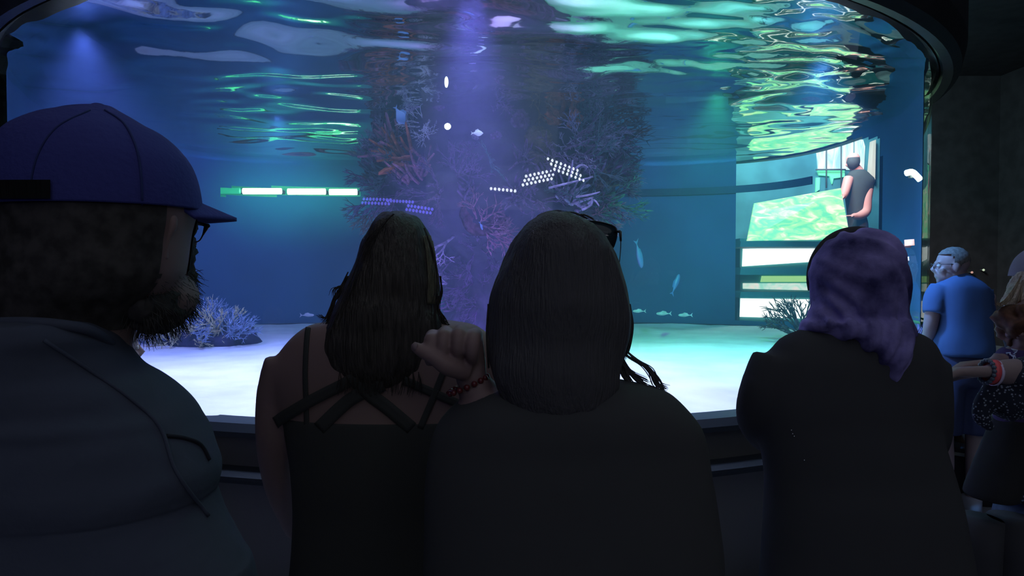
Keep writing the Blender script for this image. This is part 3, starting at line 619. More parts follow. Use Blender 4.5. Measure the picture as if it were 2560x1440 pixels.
# ================================================================== bearded man with cap
d0 = .8
man = thing('person', 'bearded man in a navy cap, glasses and dark shirt at the left', 'person', (P(100, 1400, d0).x, .82, 0), 'visitors watching the aquarium')
bm = bmesh.new()
loft(bm, prow(d0, [(380, 110, 380), (440, 40, 450), (520, 8, 482, 0), (560, 12, 474), (600, 15, 466), (640, 16, 462), (690, 12, 452), (730, 4, 420), (765, -4, 372), (800, -10, 340), (850, -30, 322), (900, -60, 318), (960, -120, 330)], k=.8), seg=40)
fc = P(420, 640, d0+.06); Rm = Matrix.Rotation(-.75, 3, 'Z')
tube(bm, [P(452, 575, .9), P(474, 610, .905), P(470, 622, .9)], [.008, .013, .01], seg=10)
ball(bm, P(400, 740, .84), (.045, .05, .035), 18)
hb = link_mesh('body', remesh(bm, .006, 5), m_skin, man)
# ear
bm = bmesh.new(); e0 = [(415, 532), (431, 545), (430, 568), (418, 595), (410, 625), (408, 645), (400, 640)]
tube(bm, [P(x, y, .775) for x, y in e0], [.004, .0055, .0055, .005, .006, .006, .004], seg=10, n=5)
tube(bm, [P(412, 545, .78), P(404, 580, .78), P(404, 630, .78)], [.008, .011, .008], seg=10, n=4); link_mesh('ear', remesh(bm, .0025, 4), m_skin, man)
# short hair at the nape
bm = bmesh.new(); loft(bm, prow(d0, [(490, 2, 482), (520, 4, 482), (560, 8, 478), (600, 11, 470), (640, 12, 466), (690, 8, 456), (730, 0, 424), (765, -8, 377), (800, -14, 344), (820, -20, 334)], k=.83), seg=120, n=8)
for v in list(bm.verts):
    hx, hy = to_px(v.co)
    if v.co.y < d0+.03 and (hx > 424-.1*(hy-520)-(max(0, hy-690)*.55)+4*noise.noise(v.co*90)): bm.verts.remove(v)
ho = link_mesh('hair', bm, m_beard, man); strand_noise(ho.data, .0012)
# beard
bm = bmesh.new()
loft(bm, prow(d0+.03, [(545, 436, 474, 0, .03), (590, 420, 468, 0, .04), (640, 395, 462, 0, .05), (690, 362, 457, 0, .06), (730, 345, 464, 0, .06), (762, 338, 468, 0, .06), (790, 340, 460, 0, .05), (812, 350, 440, 0, .04), (830, 362, 415, 0, .02)], k=.8), seg=60, n=6)
me = remesh(bm, .005, 2, 'beard')
for v in me.vertices: v.co += v.normal*(.006*noise.noise(v.co*70)+.004*noise.noise(v.co*160))
bo = link_mesh('beard', me, m_beard, man)
rb = random.Random(5); cs = []
for i in range(1500):
    v = me.vertices[rb.randrange(len(me.vertices))]; q = v.co; nn = v.normal
    if nn.y < -.75 or to_px(q)[1] < 670: continue
    dd = (nn*.8+Vector((rb.gauss(.1, .35), rb.gauss(0, .3), -.75+rb.gauss(0, .3)))).normalized(); l = rb.uniform(.006, .018)
    cs.append([q, q+dd*l*.5+Vector((0, 0, -.001)), q+dd*l+Vector((rb.gauss(0, .002), 0, -.003))])
bs = hair_strands('beard_strands', m_beard, bo, cs, .00035)
# cap
m_cap = mat('navy_cap', (.05, .055, .24), .85, spec=.2, bump=.2, bscale=150)
bm = bmesh.new()
crown = [(266, 215, 278), (269, 190, 284), (275, 160, 294), (283, 135, 308), (293, 100, 326), (312, 62, 358), (332, 36, 396), (362, 14, 432), (402, -2, 464), (446, -9, 482), (490, -11, 491), (522, -10, 493)]
rr = prow(d0, crown, k=.84); loft(bm, rr, seg=72, n=5)
cap = link_mesh('cap', bm, m_cap, man); cb = bvh_of(cap)
bm = bmesh.new(); ball(bm, P(245, 267, d0), (.0088, .0088, .0042), 18); link_mesh('cap_button', bm, m_cap, cap)
bm = bmesh.new(); n1, n2 = 28, 10; cc = P(240, 505, d0); Fv = Vector((.60, .80, 0)); Sv = Vector((.80, -.60, 0)); top = []; bot = []
for i in range(n1+1):
    u = -1+2*i/n1; ang = u*1.25; A = []; B = []
    for j in range(n2+1):
        v = j/n2; base = Fv*(.108*math.cos(ang))+Sv*(.096*math.sin(ang)); ext = Fv*(.058*math.cos(ang*.9)**.7)*v+Sv*.008*v*math.sin(ang)
        z = .007-.017*v-.007*math.sin(abs(ang))**2*v
        p = cc+base+ext+Vector((0, 0, z)); A.append(bm.verts.new(p)); B.append(bm.verts.new(p-Vector((0, 0, .0045))))
    top.append(A); bot.append(B)
for i in range(n1):
    for j in range(n2): bm.faces.new((top[i][j], top[i+1][j], top[i+1][j+1], top[i][j+1])); bm.faces.new((bot[i][j], bot[i][j+1], bot[i+1][j+1], bot[i+1][j]))
    bm.faces.new((top[i][n2], top[i+1][n2], bot[i+1][n2], bot[i][n2])); bm.faces.new((top[i][0], bot[i][0], bot[i+1][0], top[i+1][0]))
for e in (0, n1):
    for j in range(n2): bm.faces.new((top[e][j], top[e][j+1], bot[e][j+1], bot[e][j]))
bmesh.ops.recalc_face_normals(bm, faces=bm.faces); link_mesh('cap_brim', bm, m_cap, cap)
m_seam = mat('cap_seam', (.03, .04, .15), .9)
ribbon(cb, [(262, 276), (310, 310), (340, 370), (352, 440), (355, 518)], .0012, 'cap_seam', m_seam, cap, off=.0006)
ribbon(cb, [(225, 276), (140, 320), (90, 400), (70, 516)], .001, 'cap_seam', m_seam, cap, off=.0004)
bm = bmesh.new(); g = []
for i in range(25):
    x = -4+i*134/24; A = hit(cb, x, 451, .003); B = hit(cb, x, 497, .003)
    if A is not None and B is not None: g.append((bm.verts.new(A), bm.verts.new(B)))
for a, b in zip(g, g[1:]): bm.faces.new((a[0], b[0], b[1], a[1]))
bmesh.ops.solidify(bm, geom=bm.faces[:], thickness=.003); bmesh.ops.recalc_face_normals(bm, faces=bm.faces); link_mesh('cap_strap', bm, mat('black_strap', (.01, .01, .011), .8), cap)
# glasses
gl_o = D.objects.new('glasses', None); COL.objects.link(gl_o); gl_o.parent = man; gl_o.location = P(490, 570, .88)-man.location
def gl_part(name, bm, m, par=gl_o):
    o = link_mesh(name, bm, m, None); o.parent = par; o.matrix_parent_inverse = Matrix.Translation(-(par.parent.location+par.location)); return o
m_frame = mat('dark_frame', (.012, .012, .02), .35, spec=.5)
bm = bmesh.new(); tube(bm, [P(416, 541, .79), P(460, 547, .85), P(500, 559, .885), P(521, 565, .89)], [.0016, .0018, .0022, .0026], seg=8, n=4); gl_part('temple_arm', bm, m_frame)
bm = bmesh.new(); tube(bm, [P(521, 564, .89), P(516, 568, .892), P(512, 577, .893), P(507, 588, .894), P(500, 600, .896), P(490, 605, .898), P(472, 605, .905), P(452, 600, .93)], [.0028, .0032, .0022, .0011, .0009, .0009, .0008, .0008], seg=8, n=4)
tube(bm, [P(518, 565, .892), P(490, 561, .9), P(455, 560, .93)], .0009, seg=6); gl_part('lens_rim', bm, m_frame)
# shirt
m_shirt = mat('navy_shirt', (.075, .085, .12), .9, spec=.2, bump=.25, bscale=30)
shirt_rows = [(800, -60, 170, -.05, .05), (806, -100, 210, -.05, .065), (814, -125, 240, -.045, .075), (840, -180, 280, -.035, .09), (870, -225, 302, -.025, .1), (898, -262, 322, -.02, .105), (922, -290, 346, -.015, .11), (948, -325, 392, -.01, .115), (972, -350, 427, -.005, .12), (1000, -370, 458, 0, .125), (1028, -388, 482, 0, .13), (1055, -398, 498), (1090, -405, 516), (1133, -410, 530), (1172, -412, 543), (1202, -412, 543), (1228, -408, 536), (1252, -400, 534), (1335, -385, 573), (1400, -370, 608), (1440, -365, 628), (1600, -330, 640), (1850, -280, 600)]
bm = bmesh.new(); k = []
for r in prow(d0, shirt_rows, k=.62): k.append((r[0], r[1], r[2], r[3], min(r[4], .14)))
loft(bm, k, seg=80, n=5, power=2.15)
shirt = link_mesh('shirt', bm, m_shirt, man)
for v in shirt.data.vertices:
    p = v.co; v.co += v.normal*(.004*noise.noise(Vector((p.x*8+p.z*5, p.y*8, p.z*9)))+.0025*noise.noise(Vector((p.x*22-p.z*16, p.y*9, p.z*22))))
sb = bvh_of(shirt)
ribbon(sb, [(110, 850), (230, 930), (330, 1000), (400, 1070), (440, 1180), (520, 1290)], .0022, 'shirt_seam', m_shirt, shirt, off=.001)
ribbon(sb, [(415, 1090), (460, 1096), (500, 1112), (522, 1150)], .0022, 'shirt_seam', mat('seam_shadow', (.02, .02, .03), .9), shirt, off=.001)  # dark line with the shade of a shirt fold put into its colour
bm = bmesh.new(); tube(bm, [P(*q) for q in ((-60, 808, .74), (60, 806, .712), (150, 812, .716), (225, 826, .735), (275, 858, .77), (306, 885, .82))], .006, seg=10, n=5, flat=1); cl = link_mesh('collar', bm, m_shirt, shirt)
# arms hang in front of him, below the frame
bm = bmesh.new()
for s, sx in ((1, 400), (-1, -250)):
    p = P(sx, 1250, d0+.04); tube(bm, [(p.x-s*.03, p.y+.02, p.z), (p.x+s*.03, p.y+.06, p.z-.25), (p.x-s*.02, p.y+.25, p.z-.3)], [.055, .045, .035], seg=14, n=4)
    hand(bm, (p.x-s*.02, p.y+.25, p.z-.3), (-s*.3, 1, .05), (0, 0, -1), 1.0, .5, s)
link_mesh('arms', remesh(bm, .006, 3), m_skin, man)
legs(man, P(120, 1400, d0).x, .82, .92, .19, m_jean)
# ================================================================== long haired woman with strappy top
d1 = 1.55
w1 = thing('person', 'long brown haired woman in a black strappy backed top, bare shoulders, before the coral column', 'person', (P(980, 1400, d1).x, d1+.05, 0), 'visitors watching the aquarium')
bm = bmesh.new()
head(bm, P(985, 684, d1+.01), .97, -.1, 0)
loft(bm, prow(d1, [(700, 950, 1030), (760, 948, 1032), (790, 925, 1055, 0, .06), (804, 820, 1145, 0, .07), (812, 772, 1190, 0, .085), (835, 736, 1226, 0, .095), (864, 708, 1254, 0, .1), (908, 678, 1284, 0, .1), (956, 668, 1296, 0, .1), (1015, 690, 1276, 0, .1), (1088, 715, 1256, 0, .105), (1180, 730, 1238, 0, .105), (1300, 735, 1232, 0, .1), (1450, 725, 1245, 0, .11), (1560, 700, 1268, 0, .12)], k=.6), seg=48, power=2.2)
for s, pts in ((-1, ((716, 905, 0), (688, 990, .0), (682, 1100, .01), (700, 1220, .08), (740, 1330, .2))), (1, ((1246, 905, 0), (1276, 990, .0), (1282, 1100, .01), (1262, 1220, .08), (1215, 1330, .2)))):
    q = [P(x, y, d1+dy) for x, y, dy in pts]; tube(bm, q, [.05, .042, .038, .035, .026], seg=16, n=5)
    hand(bm, q[-1], (-s*.35, 1, .1), (0, 0, -1), .92, .5, s)
b1 = link_mesh('body', remesh(bm, .009, 6), m_skin, w1)
bb = bvh_of(b1); eyes(P(985, 684, d1+.01), .97, -.1, w1)
# top: the black garment hugs the body below the shoulder blades
m_top = mat('black_top', (.06, .06, .06), .9, spec=.15)
bm = bmesh.new()
loft(bm, prow(d1, [(1036, 704, 1262, 0, .106), (1046, 703, 1263, 0, .108), (1088, 712, 1260, 0, .111), (1180, 726, 1242, 0, .112), (1300, 731, 1236, 0, .108), (1450, 720, 1250, 0, .118), (1600, 690, 1278, 0, .13)], k=.6), seg=60, power=2.2)
to = link_mesh('top', bm, m_top, w1)
for nm, pts, r in (('strap', [(773, 812), (768, 850), (764, 930), (766, 1000), (768, 1070)], .0055), ('strap', [(1118, 905), (1100, 950), (1080, 1000), (1050, 1070)], .0075),
                   ('cross_strap', [(690, 1055), (760, 1012), (810, 985), (860, 960), (900, 935)], .014), ('cross_strap', [(1265, 1055), (1150, 1010), (1080, 980), (1010, 950)], .010),
                   ('cross_strap', [(880, 940), (925, 985), (965, 1015), (1030, 1070)], .016), ('cross_strap', [(960, 960), (900, 985), (860, 1012), (800, 1070)], .016)):
    strip(bb, pts, r/1.55*1700*.95, nm, m_top, to)
# hair
hr = [(530, 972, 1008, .0, .02), (535, 956, 1024, 0, .045), (544, 945, 1042, 0, .07), (560, 932, 1058, 0, .088), (587, 916, 1075, 0, .1), (621, 900, 1087, 0, .108), (674, 882, 1094, -.01, .108), (704, 868, 1099, -.02, .1), (740, 850, 1101, -.03, .09), (770, 835, 1096, -.045, .08), (800, 824, 1104, -.055, .07), (830, 812, 1108, -.06, .062), (870, 806, 1100, -.065, .056), (917, 822, 1082, -.065, .05), (947, 848, 1050, -.065, .042), (968, 885, 1010, -.065, .035), (980, 915, 975, -.065, .02)]
bm = bmesh.new(); loft(bm, prow(d1, hr), seg=120, n=8); h1 = link_mesh('hair', bm, m_hair_b, w1); h1.data.update(); strand_noise(h1.data, .004, 45, 3)
rb = random.Random(9); cs = []
def wisps(pts_list, d, jit=6, num=6, dj=.01):
    out = []
    for pts in pts_list:
        for _ in range(num):
            ox, oy = rb.gauss(0, jit), rb.gauss(0, jit*.5); c = []
            for i, (x, y) in enumerate(pts):
                t = i/(len(pts)-1); c.append(P(x+ox*t+rb.gauss(0, 1), y+oy*t, d+rb.uniform(-dj, dj)*.3))
            out.append(c)
    return out
cs += wisps([[(870, 680), (850, 720), (836, 745), (822, 790), (806, 808)], [(872, 690), (848, 735), (832, 760), (815, 795), (796, 788)], [(866, 700), (855, 715), (835, 722), (833, 740)], [(868, 690), (850, 740), (840, 790), (825, 830)], [(862, 720), (840, 770), (822, 800), (812, 850)]], d1-.04, 5, 14)
cs += wisps([[(1098, 740), (1092, 775), (1105, 800), (1118, 815), (1108, 820)], [(1100, 690), (1104, 730), (1094, 770), (1102, 800), (1114, 812)], [(1095, 770), (1108, 795), (1116, 815)], [(1090, 900), (1085, 930), (1075, 960)]], d1-.05, 5, 16)
cs += wisps([[(940, 560), (912, 620), (888, 690), (862, 760), (835, 830)], [(1060, 570), (1084, 640), (1096, 720), (1090, 780), (1100, 850)], [(985, 535), (960, 560), (930, 600), (905, 660)]], d1-.1, 10, 10)
cs += wisps([[(x, 930), (x+3, 955), (x+rb.uniform(-8, 8), 985)] for x in range(850, 1060, 14)], d1-.11, 6, 5)
hair_strands('loose_strands', m_hair_b, h1, cs, .0007)
# pale highlight locks at the right of her head
m_lock = mat('light_brown_lock', (.16, .14, .09), .45, spec=.5, var=.4, scale=30, stretch=(6, 6, .5)); hb1 = bvh_of(h1)
for i in range(9):
    x0 = 1066+i*2.5; ribbon(hb1, [(x0-8, 590), (x0, 640), (x0+4, 700), (x0+2, 760)], .0009, 'light_lock', m_lock, h1, off=.0015)
legs(w1, P(980, 1400, d1).x, d1+.0, .92, .17, m_dark)
# ================================================================== dark haired woman with sunglasses on her head, fist raised
d2 = 1.13
w2 = thing('person', 'dark haired woman in black with sunglasses pushed up on her head, one fist raised', 'person', (P(1405, 1400, d2).x, d2, 0), 'visitors watching the aquarium')
bm = bmesh.new(); head(bm, P(1400, 742, d2+.01), 1.0, -.25, 0)
body2 = [(850, 1350, 1455, 0, .05), (930, 1335, 1480, 0, .055), (950, 1310, 1540, 0, .06), (962, 1260, 1610, 0, .065), (976, 1200, 1664, 0, .075), (995, 1158, 1692, 0, .085), (1020, 1124, 1717, 0, .095), (1063, 1090, 1750, 0, .1), (1112, 1075, 1766, 0, .1), (1180, 1065, 1776, 0, .105), (1300, 1060, 1795, 0, .11), (1440, 1055, 1808, 0, .115), (1700, 1050, 1790, 0, .12), (1950, 1040, 1800, 0, .13)]
loft(bm, prow(d2, body2[:7]), seg=48, power=2.1)
# raised forearm and fist
el = P(1330, 1190, d2+.08); wr = P(1178, 952, d2-.01)
tube(bm, [P(1180, 1060, d2+.02), el, P(1240, 1050, d2+.02), wr], [.05, .046, .04, .029], seg=16, n=5)
b2 = link_mesh('body', remesh(bm, .006, 5), m_skin, w2)
# the fist: four knuckles in a row on top, fingers curled toward the viewer, thumb folded out to the left
bm = bmesh.new(); dk = d2-.02
ball(bm, P(1178, 940, d2-.01), (.026, .022, .03), 18)
for i, (kx, ky) in enumerate(((1188, 838), (1152, 830), (1114, 833), (1082, 842))):
    base = P(1190-i*14, 935-i*3, dk+.01); kn = P(kx, ky, dk+.015); p1 = P(kx-4, ky+8, dk-.03+.003*i); p2 = P(kx-8, ky+42, dk-.036+.003*i); p3 = P(kx-6, ky+66, dk-.015)
    tube(bm, [base, P((kx+1190-i*14)/2, (ky+935)/2, dk+.012), kn], [.018, .016, .0125], seg=12, n=4)
    tube(bm, [kn, p1, p2, p3], [.0125, .0122-.0006*i, .0112-.0006*i, .009], seg=12, n=4)
    ball(bm, kn, .0132, 14); ball(bm, p1, .0124, 14)
ball(bm, P(1150, 890, dk+.0), (.034, .02, .032), 20); ball(bm, P(1105, 880, dk+.008), (.022, .018, .026), 18)
th = [P(1165, 925, dk-.005), P(1120, 915, dk-.028), P(1085, 893, dk-.034), P(1052, 876, dk-.03), P(1040, 868, dk-.026)]
tube(bm, th, [.018, .016, .0125, .0105, .008], seg=14, n=4); ball(bm, th[-1], .0088, 12)
fist = link_mesh('fist', remesh(bm, .0028, 5), m_skin, w2)
bm = bmesh.new(); ns = [P(1038, 865, dk-.036)]; ball(bm, ns[0], (.0045, .003, .0065), 12); link_mesh('thumbnail', bm, m_skinp, fist)
bm = bmesh.new(); q0 = P(1170, 962, d2-.01); pts = [q0+Vector((math.cos(t)*.031, math.sin(t)*.027, math.cos(t)*.014)) for t in [2*PI*i/16 for i in range(17)]]
for p in pts[:-1]: ball(bm, p, .0052, 8)
link_mesh('bracelet', bm, mat('dark_red_beads', (.14, .02, .025), .3, spec=.6), w2)
# black top
bm = bmesh.new(); loft(bm, [(x, y, z, rx*1.0+.004, ry+.006) for x, y, z, rx, ry in prow(d2, body2[2:])], seg=64, power=2.1, n=5)
tube(bm, [P(1150, 1060, d2+.02), P(1200, 1110, d2+.03), P(1225, 1050, d2+.02), P(1205, 1005, d2+.0)], [.06, .056, .048, .036], seg=16, n=5)
t2 = link_mesh('top', remesh(bm, .009, 4), m_blackc, w2); fold_noise(t2, .004)
hr2 = [(531, 1362, 1395, 0, .02), (536, 1350, 1420, 0, .05), (545, 1338, 1452, 0, .08), (560, 1318, 1478, 0, .1), (580, 1296, 1502, 0, .11), (605, 1278, 1522, 0, .117), (631, 1266, 1537, 0, .12), (674, 1246, 1553, 0, .12), (718, 1229, 1566, -.005, .115), (757, 1221, 1574, -.01, .11), (800, 1218, 1579, -.015, .1), (845, 1217, 1574, -.02, .09), (885, 1219, 1562, -.03, .08), (925, 1225, 1552, -.04, .07), (970, 1240, 1548, -.045, .06), (1020, 1270, 1530, -.045, .05), (1060, 1320, 1490, -.045, .03)]
bm = bmesh.new(); loft(bm, prow(d2, hr2), seg=130, n=8); h2 = link_mesh('hair', bm, m_hair_d, w2); strand_noise(h2.data, .0028, 50, 2.5)
cs = []
cs += wisps([[(1545, 870), (1575, 895), (1610, 915), (1635, 945), (1650, 976)], [(1540, 880), (1565, 920), (1600, 955), (1635, 972)], [(1548, 860), (1590, 900), (1625, 925), (1640, 960), (1662, 972)], [(1545, 900), (1560, 940), (1590, 965), (1610, 960)], [(1560, 840), (1556, 880), (1562, 930), (1585, 972)], [(1540, 860), (1556, 900), (1575, 930), (1612, 952)]], d2-.0, 6, 26)
cs += wisps([[(1350, 545), (1380, 528), (1410, 531)], [(1400, 535), (1425, 530), (1450, 538), (1470, 548)], [(1440, 540), (1460, 536), (1485, 548)], [(1330, 560), (1345, 540), (1370, 530)]], d2, 3, 6)
cs += wisps([[(1575, 760), (1580, 810), (1574, 860), (1560, 900)], [(1222, 760), (1217, 820), (1218, 880), (1222, 920)]], d2-.01, 3, 12)
hair_strands('loose_strands', m_hair_d, h2, cs, .0008)
# sunglasses
sg = D.objects.new('sunglasses', None); COL.objects.link(sg); sg.parent = w2; sg.location = P(1500, 590, d2+.05)-w2.location
m_lens = mat('dark_lens', (.02, .035, .045), .12, spec=.6)
def lens(cx_, dd0, dd1, xs):
    pts = xs; bm = bmesh.new(); n = len(pts); A = [bm.verts.new(P(x, y, dd0+(dd1-dd0)*((x-xs[0][0])/(cx_)))) for x, y in pts]; B = [bm.verts.new(v.co+Vector((.0, .0025, .0))) for v in A]
    bm.faces.new(A); bm.faces.new(list(reversed(B)))
    for i in range(n): bm.faces.new((A[i], B[i], B[(i+1) % n], A[(i+1) % n]))
    bmesh.ops.recalc_face_normals(bm, faces=bm.faces); return bm
L1 = [(1462, 552), (1490, 554), (1515, 559), (1534, 566), (1541, 575), (1541, 592), (1536, 610), (1529, 621), (1510, 618), (1480, 608), (1464, 590)]
gl_part('lens', lens(80, d2+.07, d2+.045, L1), m_lens, sg)
L2 = [(1372, 552), (1395, 545), (1425, 546), (1448, 550), (1450, 575), (1440, 598), (1415, 604), (1388, 596), (1374, 578)]
gl_part('lens', lens(80, d2+.085, d2+.08, L2), m_lens, sg)
bm = bmesh.new()
for LL, a0, a1, w_ in ((L1, .07, .045, 80), (L2, .085, .08, 80)):
    q = [P(x, y, d2+a0+(a1-a0)*((x-LL[0][0])/w_)+.001) for x, y in LL+LL[:1]]; tube(bm, q, .0016, seg=8, n=3)
tube(bm, [P(1448, 560, d2+.08), P(1464, 558, d2+.07)], .0018, seg=8); gl_part('lens_rim', bm, m_frame, sg)
bm = bmesh.new(); tube(bm, [P(1538, 579, d2+.045), P(1551, 579, d2+.04)], .0024, seg=8); tube(bm, [P(1551, 579, d2+.04), P(1552, 603, d2+.035)], [.0026, .0018], seg=8)
tube(bm, [P(1552, 600, d2+.035), P(1551, 630, d2+.02), P(1546, 670, d2+.0), P(1530, 720, d2-.02)], [.0009, .0008, .0008, .0012], seg=8, n=4); gl_part('temple_arm', bm, m_frame, sg)
legs(w2, P(1405, 1400, d2).x, d2+.02, .88, .19, m_dark)
# ================================================================== woman in patterned headscarf
d3 = 1.6
w3 = thing('person', 'woman in a purple blue patterned headscarf and black dress', 'person', (P(2120, 1400, d3).x, d3+.02, 0), 'visitors watching the aquarium')
bm = bmesh.new(); head(bm, P(2142, 728, d3+.02), 1.0, .1, 0)
loft(bm, prow(d3, [(770, 2090, 2195), (840, 2080, 2210), (900, 2060, 2240)]), n=3)
for s, pts in ((-1, ((1940, 930, 0), (1912, 1000, .0), (1905, 1050, .06), (1940, 1100, .2), (1985, 1090, .3))), (1, ((2310, 930, 0), (2325, 1010, .0), (2325, 1100, .06), (2290, 1150, .18), (2235, 1120, .28)))):
    q = [P(x, y, d3+dy) for x, y, dy in pts]; tube(bm, q, [.045, .04, .036, .032, .026], seg=14, n=5); hand(bm, q[-1], (-s*.5, 1, .1), (0, 0, -1), .92, .6, s)
link_mesh('body', remesh(bm, .009, 4), m_skin, w3); eyes(P(2142, 728, d3+.02), 1, .1, w3)
dr = [(812, 2040, 2240, 0, .05), (826, 1992, 2283, 0, .06), (845, 1950, 2322, 0, .075), (870, 1931, 2340, 0, .09), (900, 1909, 2347, 0, .1), (950, 1888, 2349, 0, .105), (1000, 1884, 2346, 0, .11), (1045, 1890, 2341, 0, .11), (1104, 1900, 2352, 0, .115), (1186, 1912, 2376, 0, .12), (1240, 1912, 2390, 0, .13), (1340, 1905, 2410, 0, .14), (1440, 1900, 2428, 0, .15), (1700, 1880, 2450, 0, .17), (2000, 1860, 2470, 0, .19), (2250, 1850, 2480, 0, .2)]
m_dress = mat('black_dress', (.065, .065, .07), .92, spec=.12, bump=.3, bscale=10)
bm = bmesh.new(); loft(bm, prow(d3, dr), seg=64, power=2.15, n=4)
for s, pts in ((-1, ((1940, 900, 0), (1903, 985, .0), (1893, 1050, .05), (1925, 1100, .17))), (1, ((2310, 910, 0), (2322, 1010, .0), (2322, 1100, .05), (2295, 1150, .15)))):
    tube(bm, [P(x, y, d3+dy) for x, y, dy in pts], [.055, .05, .046, .04], seg=16, n=5)
dro = link_mesh('dress', remesh(bm, .011, 4), m_dress, w3); fold_noise(dro, .005, 8, 3)
for s in (-1, 1):
    bm = bmesh.new(); x = P(2150, 900, d3).x+s*.1; loft(bm, [(x, d3+.08, .0, .045, .125), (x, d3+.08, .03, .047, .125), (x, d3+.05, .07, .042, .09)], n=3, seg=20); link_mesh('shoe', bm, m_shoe, w3)
# scarf
m_scarf = mat('patterned_scarf', (.4, .34, .75), .9, spec=.15, scale=9, col2=(.05, .045, .14), detail=6, bump=.3, bscale=60)
bm = bmesh.new()
sc = [(576, 2130, 2176, .0, .02), (581, 2112, 2200, 0, .045), (592, 2090, 2218, 0, .068), (606, 2070, 2230, 0, .085), (632, 2048, 2243, 0, .1), (666, 2032, 2254, 0, .108), (700, 2028, 2260, 0, .108), (734, 2033, 2260, 0, .102), (768, 2031, 2258, 0, .096), (790, 2022, 2262, 0, .09), (808, 2008, 2272, 0, .088), (826, 1994, 2284, 0, .088), (838, 2010, 2288, 0, .08)]
loft(bm, prow(d3, sc), seg=90, n=6)
dp = [(800, 2040, 2275, -.04, .07), (840, 2100, 2282, -.055, .065), (870, 2145, 2278, -.06, .062), (900, 2170, 2268, -.06, .058), (925, 2186, 2250, -.06, .054), (945, 2200, 2232, -.06, .05), (957, 2211, 2219, -.06, .04)]
loft(bm, prow(d3, dp), seg=60, n=6)
me = remesh(bm, .006, 3, 'headscarf'); scf = link_mesh('headscarf', me, m_scarf, w3)
for v in me.vertices:
    p = v.co; cx = P(2030, 800, d3); u = (p.x-cx.x); r_ = math.hypot(u*1.0, (p.z-cx.z)*1.0); ang = math.atan2(p.z-cx.z, u)
    v.co += v.normal*(.009*math.sin(r_*150+6*noise.noise(p*6))*(.5+noise.noise(p*5))+.0015*noise.noise(p*40))
scb = bvh_of(scf)
bm = bmesh.new(); uc = []
for t in range(21):
    a = math.radians(195-t*8.6); uc.append(P(2141+112*math.cos(a)*1.0, 694-116*math.sin(a), d3+.035))
tube(bm, uc, [.012]*21, seg=10, n=2); link_mesh('under_scarf', bm, m_blackc, w3)
# little beads of light on her chain strap
bm = bmesh.new()
for x, y in ((1979, 1075), (1982, 1084), (1986, 1090), (2011, 1150)): h = hit(bvh_of(dro), x, y, .002); ball(bm, h if h is not None else P(x, y, d3-.1), .0018, 8)
link_mesh('bag_chain', bm, mat('silver', (.8, .8, .85), .2, metal=1), w3)
# ================================================================== man in blue t-shirt, far right
d4 = 4.35
w4 = thing('person', 'grey haired man in a blue t-shirt and glasses, standing at the far right', 'person', (P(2410, 900, d4).x, d4, 0), 'visitors watching the aquarium')
hc4 = P(2378, 668, d4); bm = bmesh.new(); head(bm, hc4, 1.0, 1.25, 0)
loft(bm, prow(d4, [(672, 2365, 2412, 0, .06), (690, 2360, 2414, 0, .06), (705, 2355, 2425, 0, .07)]), n=3)
sh = P(2340, 735, d4); q = [sh, P(2330, 790, d4), P(2322, 835, d4+.05), P(2312, 862, d4+.22)]
tube(bm, q, [.05, .045, .038, .028], seg=14, n=5); hand(bm, q[-1], (-.6, .8, 0), (0, 0, -1), 1, .4, -1)
q = [P(2468, 740, d4+.02), P(2470, 800, d4+.1), P(2440, 850, d4+.25)]; tube(bm, q, [.05, .042, .03], seg=14, n=5); hand(bm, q[-1], (-.6, .8, 0), (0, 0, -1), 1, .4, 1)
for s in (-1, 1):
    x = P(2405, 900, d4).x+s*.1; loft(bm, [(x, d4, .06, .04, .045), (x, d4-.01, .3, .055, .06), (x, d4, .5, .055, .06), (x, d4, .8, .08, .09)], n=3, seg=18)
link_mesh('body', remesh(bm, .009, 4), m_skinp, w4); eyes(hc4, 1, 1.25, w4)
m_grey = mat('grey_hair', (.14, .135, .13), .7, var=.3, scale=60)
bm = bmesh.new(); ball(bm, hc4+Vector((.012, -.004, .045)), (.098, .08, .085), 30)
for v in list(bm.verts):
    if v.co.z < hc4.z-.02 or (v.co.x < hc4.x-.045 and v.co.z < hc4.z+.07): bm.verts.remove(v)
ho4 = link_mesh('hair', bm, m_grey, w4); fold_noise(ho4, .004, 60, 60)
tr4 = [(684, 2388, 2414, 0, .06), (690, 2368, 2432, 0, .08), (700, 2352, 2450, 0, .1), (714, 2342, 2466, 0, .115), (732, 2338, 2476, 0, .12), (770, 2340, 2478, 0, .125), (810, 2344, 2478, 0, .13), (850, 2342, 2477, 0, .135), (886, 2346, 2477, 0, .135), (888, 2350, 2474, 0, .13)]
bm = bmesh.new(); loft(bm, prow(d4, tr4), seg=48, power=2.2, n=4)
tube(bm, [P(2352, 716, d4), P(2338, 745, d4), P(2332, 784, d4-.01)], [.06, .068, .062], seg=18, n=5); tube(bm, [P(2460, 725, d4), P(2466, 780, d4+.05)], [.06, .06], seg=14)
ts = link_mesh('tshirt', remesh(bm, .011, 3), mat('blue_tshirt', (.06, .115, .25), .9, spec=.15), w4); fold_noise(ts, .012, 7, 2.5)
bm = bmesh.new(); c = P(2405, 900, d4)
loft(bm, [(c.x, d4, c.z+.06, .16, .12), (c.x, d4, c.z-.05, .17, .13), (c.x, d4, c.z-.16, .165, .125)], n=3)
for s in (-1, 1): loft(bm, [(c.x+s*.09, d4, .5, .09, .1), (c.x+s*.085, d4, .7, .09, .11), (c.x+s*.07, d4, c.z-.1, .09, .11)], n=3, seg=20)
link_mesh('shorts', remesh(bm, .013, 3), mat('navy_shorts', (.04, .05, .11), .9), w4)
